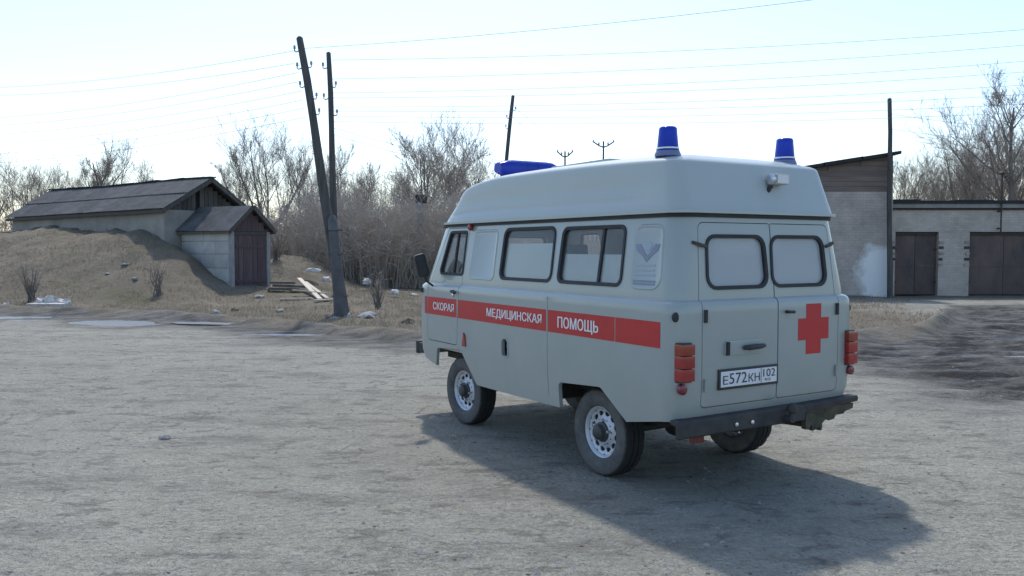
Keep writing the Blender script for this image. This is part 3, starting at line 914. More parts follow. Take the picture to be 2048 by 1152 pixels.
MB().tube([(-2.14, -.13, 1.345), (-2.165, -.13, 1.345), (-2.168, -.19, 1.343)], .012, 8).build('handle', M['black_plastic'], rear_door2, smooth=40)
for y in (.925, -.90):
    s = 1 if y > 0 else -1
    mb = MB().lathe([(.028, 0), (.034, -.006), (.034, -.016), (.02, -.022)], 18, 'x', (-2.085, y, 1.345))
    mb.build('rubber_buffer', M['rubber'], body, smooth=40)
for par, y in ((rear_door, .69), (rear_door2, -.71)):
    for z in (1.345, .86):
        MB().tube([(-2.146, y, z - .045), (-2.146, y, z + .045)], .013 if z > 1 else .009, 8).build('hinge', M['black_plastic'] if z > 1 else M['paint'], par, smooth=40)
    MB().tube([(-2.05, y + (.05 if y > 0 else -.05), 1.86), (-2.075, y, 1.845), (-2.075, y - (.06 if y > 0 else -.06), 1.83)], .012, 8).build('hinge', M['mud'], par, smooth=40)
for s in (1, -1):
    y = s * .873
    tl = MB().box(-2.150, -2.06, y - .053, y + .053, .893, 1.170).build('tail_light', M['black_plastic'], van, bevel=.010)
    for z0, z1, mm in ((1.085, 1.160, M['amber']), (.995, 1.080, M['red_lens']), (.905, .990, M['red_lens'])):
        MB().box(-2.176, -2.085, y - .056, y + .056, z0, z1).build('lens', mm, tl, bevel=.008)
    MB().lathe([(.038, -.02), (.038, -.045), (.028, -.052)], 20, 'x', (-2.10, s * .895, .850)).build('round_reflector', M['dark_red_lens'], van, smooth=40)
# work lamp on the rear of the roof
wl = MB().box(-2.06, -1.975, -.235, -.095, 2.295, 2.375).build('work_lamp', M['interior'], van, bevel=.015)
MB().box(-2.066, -2.0605, -.225, -.105, 2.303, 2.367).build('lens', M['clear_lens'], wl)
MB().tube([(-2.01, -.10, 2.29), (-1.99, -.085, 2.25), (-1.955, -.085, 2.245)], .018, 8).build('bracket', M['black_plastic'], wl, smooth=40)
MB().lathe([(.04, -.006), (.042, .02), (.02, .03)], 16, 'y', (-2.02, -.095, 2.335)).build('side_knob', M['chrome'], wl, smooth=40)
# beacons
for y in (.655, -.60):
    zt = 2.49
    bc = MB().lathe([(.095, zt), (.098, zt + .012), (.090, zt + .032), (.080, zt + .050)], 28, 'z', (-1.70, y, 0)).build('beacon', M['blue_pale'], van, smooth=45)
    MB().lathe([(.086, zt + .040), (.079, zt + .062), (.068, zt + .175), (.066, zt + .205), (.055, zt + .216), (.02, zt + .219)], 28, 'z', (-1.70, y, 0)).build('lens', M['blue_lens'], bc, smooth=45)
    MB().lathe([(.0845, zt + .052), (.0855, zt + .058), (.0845, zt + .064)], 28, 'z', (-1.70, y, 0), cap=False).build('clamp_ring', M['chrome'], bc, smooth=45)
# light bar across the front of the roof
lb = MB().box(1.17, 1.33, -.30, .30, 2.40, 2.60).build('light_bar', M['black_plastic'], van, bevel=.02)
def bar_lens(y0, y1, m, round_end):
    mb = MB(); ks = (0, .3, .55, .8, 1.0); n = 20; L = []
    for k in ks:
        y = y0 + (y1 - y0) * k
        sc_ = math.sqrt(max(0, 1 - (1 - min(1, k / .6)) ** 2)) * .40 + .60 if round_end else 1
        L.append([(1.25 + .12 * sc_ * math.copysign(abs(math.cos(t)) ** .7, math.cos(t)), y, 2.665 + .088 * sc_ * math.copysign(abs(math.sin(t)) ** .7, math.sin(t))) for t in np.linspace(0, 2 * math.pi, n, endpoint=False)])
    for q in L: mb.v.extend(q)
    for i in range(len(ks) - 1):
        for j in range(n): mb.f.append((i * n + j, i * n + (j + 1) % n, i * n + n + (j + 1) % n, i * n + n + j))
    mb.f.append(tuple(range(n))); mb.f.append(tuple(range((len(ks) - 1) * n, len(ks) * n)))
    mb.build('lens', m, lb, smooth=45)
bar_lens(.37, .07, M['blue_lens'], True); bar_lens(-.37, -.07, M['blue_lens'], True)
bar_lens(-.066, .066, M['blue_lens'], False)
# amber lamp under the gutter, door handle, side marker, fuel recess
MB().lathe([(.028, 0), (.034, .015), (.030, .04), (.012, .052)], 16, 'y', (.945, .838, 2.025)).build('side_lamp', M['amber'], van, smooth=40)
MB().tube([(1.13, .966, 1.385), (1.12, .992, 1.385), (1.05, .990, 1.372)], .014, 8).build('handle', M['black_plastic'], front_door, smooth=40)
MB().lathe([(.018, 0), (.02, .008), (.012, .012)], 12, 'y', (1.13, .964, 1.345)).build('lock', M['chrome'], front_door, smooth=40)
mk = decal_side([(.925, .85), (.855, .85), (.865, .955), (.895, .985)], 'side_marker', M['red_lens'], body, .012)
fr = MB()
fo, fi = offset_poly(FUEL, .010), offset_poly(FUEL, -.004)
fc = fr.ring_prism([on_side(p, -.02) for p in fo], [on_side(p, -.02) for p in fi], [on_side(p, .004) for p in fo], [on_side(p, .004) for p in fi]).build('fuel_recess', M['paint'], body, smooth=40)
fi2 = offset_poly(FUEL, .008)
MB().loop_prism([(p[0], .890, p[1]) for p in fi2], [(p[0], .895, p[1]) for p in fi2]).build('recess_back', M['hub'], fc)
MB().lathe([(.03, 0), (.034, .01), (.03, .03)], 16, 'y', (.115, .896, .925)).build('fuel_cap', M['paint'], fc, smooth=40)
# mirror
mr = MB().tube([(1.60, .955, 1.42), (1.62, 1.02, 1.47), (1.62, 1.06, 1.56)], .012, 8).build('wing_mirror', M['black_plastic'], van, smooth=40)
mp_ = round_poly([(.99, 1.53), (1.12, 1.51), (1.17, 1.74), (1.05, 1.77)], .03)
MB().loop_prism([(1.60 + .04 * (p[1] - 1.6), p[0], p[1]) for p in mp_], [(1.645 + .04 * (p[1] - 1.6), p[0], p[1]) for p in mp_]).build('mirror_housing', M['black_plastic'], mr, bevel=.01)
mg = offset_poly(mp_, -.014)
MB().loop_prism([(1.598 + .04 * (p[1] - 1.6), p[0], p[1]) for p in mg], [(1.5965 + .04 * (p[1] - 1.6), p[0], p[1]) for p in mg]).build('mirror_glass', M['hub'], mr)
# turn-signal pod low on the front corner, headlights, grille, windscreen divider
for s in (1, -1):
    MB().lathe([(.10, 0), (.105, .02), (.09, .045), (.02, .06)], 24, 'x', (2.10, s * .62, 1.05)).build('headlight', M['clear_lens'], van, smooth=40)
    MB().lathe([(.045, 0), (.045, .02), (.02, .03)], 16, 'x', (2.07, s * .72, 1.25)).build('turn_signal', M['amber'], van, smooth=40)
MB().tube([(1.83, .905, 1.36), (1.86, .955, 1.365), (1.83, .97, 1.37)], .026, 8).build('turn_signal', M['black_plastic'], van, smooth=40)
MB().box(2.128, 2.15, -.42, .42, .95, 1.10).build('grille', M['black_plastic'], van, bevel=.005)
# bumpers
fb = MB().box(2.15, 2.21, -.88, .88, .64, .78).build('front_bumper', M['dirty_black'], van, bevel=.015)
MB().box(2.02, 2.148, .80, .875, .655, .765).build('bumper_end', M['dirty_black'], fb, bevel=.012)
rb = MB()
prof = [(-2.09, .640), (-2.165, .636), (-2.178, .62), (-2.178, .525), (-2.165, .512), (-2.145, .515), (-2.145, .60), (-2.09, .61)]
L0 = [(x, .965, z) for x, z in prof]; L1 = [(x, -.32, z + .0) for x, z in prof]
rbo = rb.loop_prism(L0, L1).build('rear_bumper', M['dirty_black'], van, bevel=.006)
MB().loop_prism([(x, -.322, z) for x, z in ((-2.09, .640), (-2.165, .636), (-2.178, .62), (-2.172, .572), (-2.09, .575))], [(x, -.955, z + .01) for x, z in ((-2.09, .640), (-2.160, .636), (-2.170, .62), (-2.165, .590), (-2.09, .592))]).build('bumper_end', M['dirty_black'], rbo, bevel=.005)
for y in (.42, .26, -.15):
    MB().lathe([(.016, 0), (.016, -.012), (.006, -.016)], 10, 'x', (-2.176, y, .565)).build('bolt', M['chrome'], rbo, smooth=40)
MB().tube([(-2.10, -.10, .55), (-2.20, -.10, .55), (-2.24, -.10, .56)], .03, 10).build('tow_hook', M['dirty_black'], rbo, smooth=40)
MB().lathe([(.02, .56), (.02, .60), (.038, .615), (.042, .64), (.03, .67), (.01, .678)], 16, 'z', (-2.235, -.10, 0)).build('tow_ball', M['dirty_black'], rbo, smooth=40)
# mud-caked flap hanging below the right end
rr_ = random.Random(4)
fl = MB(); top = []; bot = []
nn = 16
for i in range(nn):
    y = -.36 - .56 * i / (nn - 1)
    hang = .15 * (1 - i / (nn - 1)) * (.6 + .6 * rr_.random()) + .03
    top.append((-2.15, y, .585)); bot.append((-2.15 + .03 * rr_.random(), y, .575 - hang))
fl.loop_prism([*top, *reversed(bot)], [(x + .04, y, z) for x, y, z in [*top, *reversed(bot)]]).build('ragged_mud_flap', M['mud'], rbo)
MB().box(-2.11, -2.06, .66, .76, .45, .53).build('rear_reflector', M['rust_red'], van, bevel=.008)
# underbody
ub = MB().box(-2.05, 2.0, -.58, .58, .60, .66).build('underbody', M['dirty_black'], van)
for s in (1, -1):
    MB().box(-2.0, 1.95, s * .36 - .04, s * .36 + .04, .50, .60).build('chassis_rail', M['dirty_black'], ub, bevel=.008)
    for x in (-1.15, 1.15):
        pts = [(x + .05 + d, s * .50, .42 + .12 * (d / .6) ** 2) for d in np.linspace(-.6, .6, 9)]
        MB().tube(pts, .03, 6).build('leaf_spring', M['dirty_black'], ub, smooth=40)
for x in (-1.15, 1.15):
    MB().tube([(x + .05, -.70, .352), (x + .05, .70, .352)], .045, 12).build('axle', M['dirty_black'], ub, smooth=40)
    MB().lathe([(.03, -.16), (.11, -.10), (.145, 0), (.11, .10), (.03, .16)], 18, 'y', (x + .05, -.05, .352)).build('differential', M['dirty_black'], ub, smooth=40)
    MB().box(x - .44, x + .44, -.62, .62, .665, .70).build('wheel_house', M['dirty_black'], ub)
MB().tube([(-.4, -.2, .42), (-1.5, -.25, .46), (-2.0, -.5, .44), (-2.14, -.55, .43)], .028, 10).build('exhaust_pipe', M['iron'], ub, smooth=40)
MB().tube([(-.9, .30, .47), (-.2, .30, .47)], .10, 14).build('silencer', M['iron'], ub, smooth=40)
MB().box(-.45, .45, .48, .88, .505, .70).build('fuel_tank', M['dirty_black'], ub, bevel=.03)
# interior
it = MB().box(-2.0, 1.9, -.90, .90, .76, .80).build('cabin_floor', M['interior'], van)
MB().box(.88, .93, -.86, .86, .80, 1.52).build('bulkhead', M['interior'], it, bevel=.01)
MB().box(1.66, 1.92, -.80, .80, 1.22, 1.46).build('dashboard', M['black_plastic'], it, bevel=.03)
for y in (.48, -.48):
    st = MB().box(1.0, 1.42, y - .23, y + .23, 1.06, 1.18).build('seat', M['seat'], it, bevel=.04)
    MB().hexa([(1.0, y - .22, 1.15), (1.12, y - .22, 1.15), (1.12, y + .22, 1.15), (1.0, y + .22, 1.15), (.95, y - .20, 1.68), (1.04, y - .20, 1.68), (1.04, y + .20, 1.68), (.95, y + .20, 1.68)]).build('backrest', M['seat'], st, bevel=.03)
    MB().box(.95, 1.03, y - .12, y + .12, 1.70, 1.86).build('headrest', M['seat'], st, bevel=.03)
sw = MB(); cen = Vector((1.50, .48, 1.52)); nrm = Vector((-.75, 0, .66)).normalized(); u_ = Vector((0, 1, 0)); v_ = nrm.cross(u_)
sw.tube([cen + (u_ * math.cos(a) + v_ * math.sin(a)) * .20 for a in np.linspace(0, 2 * math.pi, 29)], .014, 6, cap=False)
swo = sw.build('steering_wheel', M['black_plastic'], it, smooth=40)
MB().tube([cen + u_ * .2, cen - nrm * .02, cen - u_ * .2], .012, 6).build('spoke', M['black_plastic'], swo, smooth=40)
MB().tube([cen, cen - nrm * .45], .025, 8).build('steering_column', M['black_plastic'], swo, smooth=40)
MB().box(-1.75, -.2, -.55, -.05, 1.0, 1.18).build('stretcher', M['seat'], it, bevel=.04)
MB().box(-1.9, -.3, .80, .88, 1.45, 1.52).build('side_shelf', M['interior'], it, bevel=.01)
MB().box(-1.55, -1.45, .25, .52, 1.72, 1.88).build('equipment_box', M['seat'], it, bevel=.02)

# ---- wheels
def tyre_mb(R=.352, w=.205):
    prof = [(.205, -.075), (.215, -.092), (.25, -.106), (.30, -.108), (.328, -.098), (.345, -.085), (R, -.070), (R, -.030), (R - .010, -.028), (R - .010, -.020), (R, -.018), (R, .018), (R - .010, .020), (R - .010, .028), (R, .030), (R, .070), (.345, .085), (.328, .098), (.30, .108), (.25, .106), (.215, .092), (.205, .075)]
    mb = MB(); k = 72
    for r, h in prof:
        for j in range(k):
            an = 2 * math.pi * j / k
            lug = -.008 if (j % 4 == 0 and r > .33) else 0
            mb.v.append(((r + lug) * math.cos(an), h, (r + lug) * math.sin(an)))
    n = len(prof)
    for i in range(n):
        for j in range(k):
            a = i * k + j; b = i * k + (j + 1) % k; c = ((i + 1) % n) * k + (j + 1) % k; d = ((i + 1) % n) * k + j
            mb.f.append((a, b, c, d))
    return mb
def rim_mb():
    mb = MB(); k = 12
    # barrel and lip
    mb.lathe([(.206, -.07), (.20, -.05), (.19, -.03), (.185, .055), (.196, .07), (.208, .078), (.212, .072), (.206, .06)], 48, 'y', cap=False)
    # pierced disc: twelve sectors with an oval opening each
    r0, r1 = .10, .186
    def yy(r): return float(np.interp(r, [0, .085, .10, .12, .15, .186], [.060, .060, .052, .040, .032, .050]))
    for q in range(k):
        t0 = 2 * math.pi * q / k; t1 = 2 * math.pi * (q + 1) / k; tm = (t0 + t1) / 2; dt = (t1 - t0) / 2
        outer = []; m_ = 20
        for i in range(m_):
            a = 2 * math.pi * i / m_ 
            c, s = math.cos(a), math.sin(a); sc_ = 1 / max(abs(c), abs(s))
            outer.append(((r0 + r1) / 2 + (r1 - r0) / 2 * c * sc_, tm + dt * s * sc_))
        inner = [(.147 + .019 * math.cos(2 * math.pi * i / m_), tm + (.028 / .147) * math.sin(2 * math.pi * i / m_)) for i in range(m_)]
        b0 = len(mb.v)
        for r, t in outer + inner: mb.v.append((r * math.cos(t), yy(r), r * math.sin(t)))
        for r, t in inner: mb.v.append((r * math.cos(t), yy(r) - .008, r * math.sin(t)))
        for i in range(m_):
            j = (i + 1) % m_
            mb.f.append((b0 + i, b0 + j, b0 + m_ + j, b0 + m_ + i))
            mb.f.append((b0 + m_ + i, b0 + m_ + j, b0 + 2 * m_ + j, b0 + 2 * m_ + i))
    mb.lathe([(.10, yy(.10)), (.088, .060), (.02, .060)], 48, 'y')
    return mb
TY = tyre_mb().mesh('tyre', 40); TY.materials.append(M['tyre'])
RI = rim_mb().mesh('rim', 35); RI.materials.append(M['rim'])
HU = MB().lathe([(.084, .060), (.080, .072), (.062, .080), (.058, .115), (.045, .125), (.01, .127)], 28, 'y').mesh('hub', 40); HU.materials.append(M['hub'])
NU = MB().lathe([(.012, .058), (.012, .085), (.008, .088)], 6, 'y').mesh('wheel_nut', 30); NU.materials.append(M['chrome'])
DR = MB().lathe([(.17, -.06), (.17, .015), (.05, .02)], 32, 'y').mesh('brake_drum', 40); DR.materials.append(M['dirty_black'])
for x in (-1.15, 1.15):
    for s in (1, -1):
        w = empty('wheel', (x + .05, s * .722, .352), 0); w.parent = van
        ang = 0 if s > 0 else math.pi
        w.rotation_euler = (0, .4 * x, ang + (math.radians(3.0) if x > 0 else 0))
        w.rotation_mode = 'YXZ' if False else 'XYZ'
        for nm, me in (('tyre', TY), ('rim', RI), ('hub', HU), ('brake_drum', DR)):
            link(nm, me, None, w)
        for q in range(5):
            n_ = link('wheel_nut', NU, None, w)
            a = 2 * math.pi * q / 5
            n_.location = (.0925 * math.cos(a), 0, .0925 * math.sin(a))

# ---------------------------------------------------------------- cellar store on the left
cellar = empty('cellar_store', (G0[0], G0[1], 0), math.atan2(-AX[1], -AX[0]),
               'low earth-banked store with dark sheet roof and boarded gable, porch at its end', 'building')
HL = 11.6
def zridge(x): return 4.42 - .02 * math.sin(x * .7)
# walls
MB().box(-HL + .25, -.30, -1.84, -1.60, -.2, 3.28).build('side_wall', M['plaster'], cellar)
MB().box(-HL + .25, -.30, 1.35, 1.55, -.2, 3.18).build('side_wall', M['plaster'], cellar)
MB().box(-.298, -.06, -1.85, 1.56, -.2, 3.24).build('end_wall', M['plaster'], cellar)
MB().box(-HL + .02, -HL + .248, -1.84, 1.54, -.2, 3.15).build('end_wall', M['plaster'], cellar)
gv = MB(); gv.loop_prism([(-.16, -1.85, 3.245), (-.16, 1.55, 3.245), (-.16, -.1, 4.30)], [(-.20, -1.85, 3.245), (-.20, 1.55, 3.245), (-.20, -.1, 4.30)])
gv.build('gable_gap_dark', M['dark_void'], cellar)  # near-black sheet stands in for the unlit loft behind the gap
y = -1.80; i = 0
rb_ = random.Random(3)
while y < 1.5:
    w = .17 + .05 * rb_.random()
    yc = y + w / 2
    h = 4.34 - (abs(yc + 0.02) / (1.85 if yc < 0 else 1.6)) * 1.10
    if not (-.46 < yc < -.26) and h > 3.32:
        MB().box(-.155 + .01 * rb_.random(), -.125 + .012 * rb_.random(), y + .008, y + w - .008, 3.246, h - .03).build('gable_board', M['old_board'], cellar)
    y += w
# roof sheets in two rows each side
sheet_mesh = {}
def roof_sheet(p00, p10, p11, p01, th, m, parent, lift=0):
    a, b, c, d = [Vector(p) for p in (p00, p10, p11, p01)]
    n = (b - a).cross(d - a).normalized()
    if n.z < 0: n = -n
    lo = [p + n * lift for p in (a, b, c, d)]; hi = [p + n * (lift + th) for p in (a, b, c, d)]
    # shallow corrugation along the slope
    k = 7; mb = MB()
    L = []
    for i in range(k * 2 + 1):
        t = i / (k * 2)
        off = n * (.012 if i % 2 else -.012)
        L.append((lo[0].lerp(lo[1], t) + off, lo[3].lerp(lo[2], t) + off, hi[0].lerp(hi[1], t) + off, hi[3].lerp(hi[2], t) + off))
    for q in L: mb.v.extend([tuple(w) for w in q])
    for i in range(k * 2):
        o = i * 4
        mb.f += [(o + 2, o + 6, o + 7, o + 3), (o, o + 1, o + 5, o + 4), (o, o + 4, o + 6, o + 2), (o + 1, o + 3, o + 7, o + 5)]
    mb.f += [(0, 2, 3, 1), tuple(k * 8 + w for w in (0, 1, 3, 2))]
    return mb.build('roof_sheet', m, parent)
rs = random.Random(9)
def roof_side(sgn, ye, ze0, ze1):
    ncol = 11
    for c in range(ncol):
        x0 = .30 - (HL + .45) * c / ncol; x1 = .30 - (HL + .45) * (c + 1) / ncol
        for r in range(2):
            t0, t1 = (0, .52) if r == 0 else (.50, 1.0)
            def P(x, t):
                k = -x / HL
                zr = zridge(x) - .05 * k; zeav = ze0 + (ze1 - ze0) * k
                return Vector((x, -.06 + (ye + .06) * t, zr + (zeav - zr) * t))
            j = [rs.uniform(-.012, .012) for _ in range(4)]
            roof_sheet(P(x0 + .04, t0 + (j[2] * .4 if r == 0 else 0)), P(x1 - .02, t0 + (j[3] * .4 if r == 0 else 0)), P(x1 - .02, t1 + j[0] * .5), P(x0 + .04, t1 + j[1] * .5), .02, M['slate'], cellar, lift=.05 + (.03 if r == 0 else 0) + j[0] * .3)
roof_side(-1, -2.08, 3.22, 3.12)
roof_side(1, 1.80, 3.22, 3.12)
for y0 in (-2.02, 1.74):
    MB().bar((.25, y0, 3.17), (-HL - .1, y0, 3.08), .10, .12).build('eaves_board', M['old_board'], cellar)
for k in range(7):                                         # ridge laps, ragged
    x0 = .36 - 1.72 * k; x1 = x0 - 1.80
    MB().bar((x0, -.05, zridge(x0) + .10 + rs.uniform(-.02, .03) - .004 * k), (x1, -.05, zridge(x1) + .08 + rs.uniform(-.02, .03) - .004 * k), .26, .05).build('ridge_cap', M['felt'], cellar)
for sgn, ye in ((-1, -2.1), (1, 1.82)):
    MB().bar((.30, -.05, 4.42), (.30, ye, 3.20), .05, .16).build('barge_board', M['old_board'], cellar)
# porch
PX, PY0, PY1 = 2.93, -1.20, .48
PC = (PY0 + PY1) / 2
bh = [(.0, .62), (.62, 1.12), (1.12, 1.62), (1.62, 2.08), (2.08, 2.40)]
for k, (z0, z1) in enumerate(bh):
    sp = [0, 1.35, PX - .14] if k % 2 == 0 else [0, .75, 2.0, PX - .14]
    for q in range(len(sp) - 1):
        MB().box(sp[q] + .008, sp[q + 1] - .008, PY0, PY0 + .2, z0 + .008, z1 - .008).build('wall_block', M['block'], cellar, bevel=.012)
MB().box(0, PX - .15, PY0 + .03, PY0 + .18, -.3, 2.39).build('porch_wall_core', M['plaster'], cellar)
MB().box(0, PX - .14, PY1 - .2, PY1, -.3, 2.40).build('porch_wall', M['plaster'], cellar)
for y0 in (PY0 - .01, PY1 - .13):
    MB().box(PX - .139, PX + .0, y0, y0 + .14, -.1, 2.42).build('door_post', M['concrete'], cellar)
MB().box(PX - .13, PX - .02, PY0 + .135, PY1 - .135, 2.30, 2.42).build('lintel', M['old_board'], cellar)
nb = 7; wy = (PY1 - PY0 - .27) / nb
for k in range(nb):
    y0 = PY0 + .135 + k * wy
    MB().box(PX - .10, PX - .05 + .008 * (k % 3), y0 + .004, y0 + wy - .004, .12, 2.295).build('door_board', M['door_board'], cellar)
for z in (.6, 1.85):
    MB().box(PX - .04, PX - .012, PY0 + .2, PY1 - .2, z, z + .10).build('door_brace', M['door_board'], cellar)
k = 0
y = PY0
while y < PY1 - .05:                                        # boarded porch gable
    w = .24
    yc = min(y + w / 2, PY1)
    h = 3.24 - abs(yc - PC) / .84 * .84
    MB().box(PX - .06, PX - .02, y + .004, min(y + w, PY1) - .004, 2.43, max(h, 2.5)).build('gable_board', M['door_board'], cellar)
    y += w
for sgn, ye in ((-1, PY0 - .18), (1, PY1 + .16)):
    for c in range(3):
        x0 = PX + .18 - 1.16 * c; x1 = x0 - 1.18
        if c == 2: x1 = -.1
        roof_sheet((x0, PC, 3.34), (x1, PC, 3.34), (x1, ye, 2.42 + rs.uniform(-.02, .02)), (x0, ye, 2.42), .02, M['slate'], cellar, lift=.012 * c)
    MB().bar((PX + .17, PC, 3.32), (PX + .17, ye, 2.40), .04, .14).build('barge_board', M['old_board'], cellar)
    MB().bar((PX + .1, ye + .05 * sgn * -1, 2.385), (-.05, ye + .05 * sgn * -1, 2.385), .06, .09).build('eaves_board', M['old_board'], cellar)

# ---------------------------------------------------------------- tall garage end and garage row on the right
tg = empty('tall_garage', (0, 31.0, 0), 0, 'taller grey brick garage with brown boarded upper wall and whitewash patch', 'building')
XR, XL = 14.08, 7.4
def zr_(x): return 5.24 + (x - XR) * .157
MB().box(XL, XR, .0, .3, -.3, 3.915).build('wall', M['brick_patch'], tg)
MB().box(XR - .3, XR - .003, .303, 7, -.3, 3.91).build('side_wall', M['brick_grey'], tg)
MB().box(XL + .003, XL + .3, .303, 7, -.3, 3.91).build('side_wall', M['brick_grey'], tg)
MB().loop_prism([(XL, .06, 3.918), (XR, .06, 3.918), (XR, .06, zr_(XR)), (XL, .06, zr_(XL))], [(XL, 7, 3.918), (XR, 7, 3.918), (XR, 7, zr_(XR)), (XL, 7, zr_(XL))]).build('upper_wall', M['brown_board'], tg)
nbd = 7
for k in range(nbd):
    z0 = 3.92 + k * .19; z1 = z0 + .182
    xl = XL
    x_cut = XR - (zr_(XR) - z1) / .157
    xl = max(XL, x_cut)
    if xl < XR - .3:
        MB().box(xl, XR - .002, .02 + .006 * (k % 2), .055, z0, z1).build('cladding_board', M['brown_board'], tg)
for k in range(5):
    xa = XL - .2 + (XR + .32 - XL) * k / 5; xb = XL - .2 + (XR + .32 - XL) * (k + 1) / 5 + .03
    MB().hexa([(xa, -.28, zr_(xa) + .01), (xb, -.28, zr_(xb) + .01), (xb, 7.2, zr_(xb) + .01), (xa, 7.2, zr_(xa) + .01), (xa, -.28, zr_(xa) + .13 + .012 * (k % 2)), (xb, -.28, zr_(xb) + .13 + .012 * (k % 2)), (xb, 7.2, zr_(xb) + .14), (xa, 7.2, zr_(xa) + .14)]).build('roof_sheet', M['felt'], tg)

gr_ = empty('garage_row', (0, 32.0, 0), 0, 'low row of grey brick garages with dark rusty doors and black felt roof', 'building')
X0, X1 = 14.10, 26.5
doors = [(14.66, 16.32), (17.50, 20.30), (21.5, 24.3)]
walls = [(X0, 14.66), (16.32, 17.50), (20.30, 21.5), (24.3, X1)]
for a, b in walls:
    MB().box(a, b, 0, .3, -.3, 2.455).build('brick_pier', M['brick_grey'], gr_)
MB().box(X0, X1, 0, .3, 2.458, 3.28).build('brick_band', M['brick_grey'], gr_)
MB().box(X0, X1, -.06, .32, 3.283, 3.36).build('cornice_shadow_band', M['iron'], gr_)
MB().box(X0, X1, -.14, 6.2, 3.363, 3.52).build('roof_slab', M['concrete'], gr_)
rf_ = random.Random(2)
for k in range(9):
    xa = X0 - .02 + (X1 - X0) * k / 9; xb = X0 + .02 + (X1 - X0) * (k + 1) / 9
    MB().box(xa, xb - .03, -.22 - .03 * rf_.random(), 6.3, 3.523, 3.63 + .05 * rf_.random()).build('felt_strip', M['felt'], gr_, bevel=.015)
MB().box(X0 + .3, X1, 6.0, 6.2, -.3, 3.36).build('rear_wall', M['brick_grey'], gr_)
for a, b in doors:
    MB().box(a, b, .10, .28, 2.33, 2.455).build('door_lintel', M['iron'], gr_)
    mid = (a + b) / 2
    for q, (p, r) in enumerate(((a + .02, mid - .008), (mid + .008, b - .02))):
        d = MB().box(p, r, .16, .22, .05, 2.325).build('door_leaf', M['rust_door'], gr_, bevel=.006)
        MB().box(p + .05, r - .05, .145, .158, 1.12, 1.20).build('door_rib', M['rust_door'], d)
        for z in (.5, 1.75):
            MB().box((p - .01) if q == 0 else (r - .11), (p + .11) if q == 0 else (r + .01), .13, .144, z, z + .07).build('hinge', M['iron'], d)
    # toothed brickwork and hinge pockets at the jambs
    for xj, s in ((a, -1), (b, 1)):
        for q, z in enumerate((1.15, 1.36, 1.57, 1.80, 2.0)):
            w = .10 + .10 * rf_.random()
            xa, xb = sorted((xj + s * .01, xj + s * (.01 + w)))
            MB().box(xa, xb, -.03 - .02 * rf_.random(), .0, z, z + .10).build('brick', M['brick_loose'] if q % 2 == 0 else M['iron'], gr_)
# mast with a lamp on the garage wall
pm = at(2003, 465, 31.75)
mast = empty('wall_mast', (pm.x, 31.80, 2.36), 0, 'thin dark pipe mast with lamp head fixed to the garage wall above the wide door', 'mast')
MB().tube([(0, 0, 0), (0, 0, 2.28)], .028, 8).build('pipe', M['iron'], mast, smooth=40)
MB().lathe([(.03, 2.24), (.10, 2.26), (.11, 2.31), (.06, 2.38), (.02, 2.40)], 12).build('lamp_head', M['iron'], mast, smooth=40)
for z in (.2, .85): MB().box(-.05, .05, .03, .19, z, z + .05).build('bracket', M['iron'], mast)

# ---------------------------------------------------------------- poles and wires
def insulator(parent, p, side=1, hook=.11):
    h = MB().tube([p, (p[0] + side * hook * .7, p[1], p[2] - .03), (p[0] + side * hook, p[1], p[2]), (p[0] + side * hook, p[1], p[2] + .10)], .014, 6).build('hook', M['iron'], parent, smooth=40)
    MB().lathe([(.016, .05), (.036, .06), (.034, .085), (.022, .095), (.034, .11), (.022, .14), (.008, .15)], 10, 'z', (p[0] + side * hook, p[1], p[2])).build('insulator', M['porcelain'], h, smooth=40)
def pole(name, base, top, r0, r1, label, cat='utility pole', ins=(), m='pole_wood', group=None, segs=7):
    b, t = Vector(base), Vector(top)
    root = empty(name, b, 0, label, cat, group)
    pts = []; rad = []
    for i in range(segs + 1):
        k = i / segs
        p = (t - b) * k
        p += Vector((.02 * math.sin(k * 7 + b.x), .02 * math.cos(k * 5 + b.y), 0)) * (1 if 0 < i < segs else 0)
        pts.append(p); rad.append((r0 + (r1 - r0) * k) * (1 + .04 * math.sin(i * 2.3)))
    pts.append(pts[-1] + Vector((0, 0, r1 * .5))); rad.append(r1 * .45)
    MB().tube(pts, rad, 12).build('shaft', M[m], root, smooth=50)
    for k, s in ins:
        p = (t - b) * k; q = (p[0] + s * (r0 + (r1 - r0) * k) * .8, p[1], p[2])
        insulator(root, q, s)
    return root
pb = at(684, 637, 21.6); ptop = at(599, 76, 21.6)
lean = pole('utility_pole', (pb.x + .05, pb.y + .12, gz(pb.x, pb.y) - .1), ptop, .150, .085, 'dark wooden utility pole leaning left, tied to a thick grey stub', ins=[(.955, -1), (.90, 1), (.895, -1), (.83, -1), (.79, 1), (.735, 1)])
g_ = gz(pb.x, pb.y)
st_b = Vector((pb.x, pb.y - .06, g_ - .1)) - lean.location
st_t = at(665, 440, 21.5) - lean.location
MB().tube([st_b, st_b.lerp(st_t, .5), st_t, st_t + Vector((-.01, 0, .12))], [.165, .15, .125, .06], 9).build('stub', M['concrete_post'], lean, smooth=50)
for k in (.12, .33, .45):
    c = st_b.lerp(st_t, min(1, k * 2)) + Vector((0, .1, 0))
    MB().tube([c + Vector((.22 * math.cos(a), .22 * math.sin(a), .02 * math.sin(a))) for a in np.linspace(0, 2 * math.pi, 17)], .012, 6, cap=False).build('wire_tie', M['iron'], lean, smooth=40)
p2b = at(676, 625, 22.6); p2t = at(657, 106, 22.6)
up = pole('utility_pole', (p2b.x, 22.6, gz(p2b.x, 22.6) - .1), p2t, .115, .062, 'dark upright wooden utility pole just behind the leaning one', ins=[(.945, -1), (.875, 1), (.83, -1), (.77, 1)])
p3t = at(1026, 192, 36); p3b = at(1004, 420, 36)
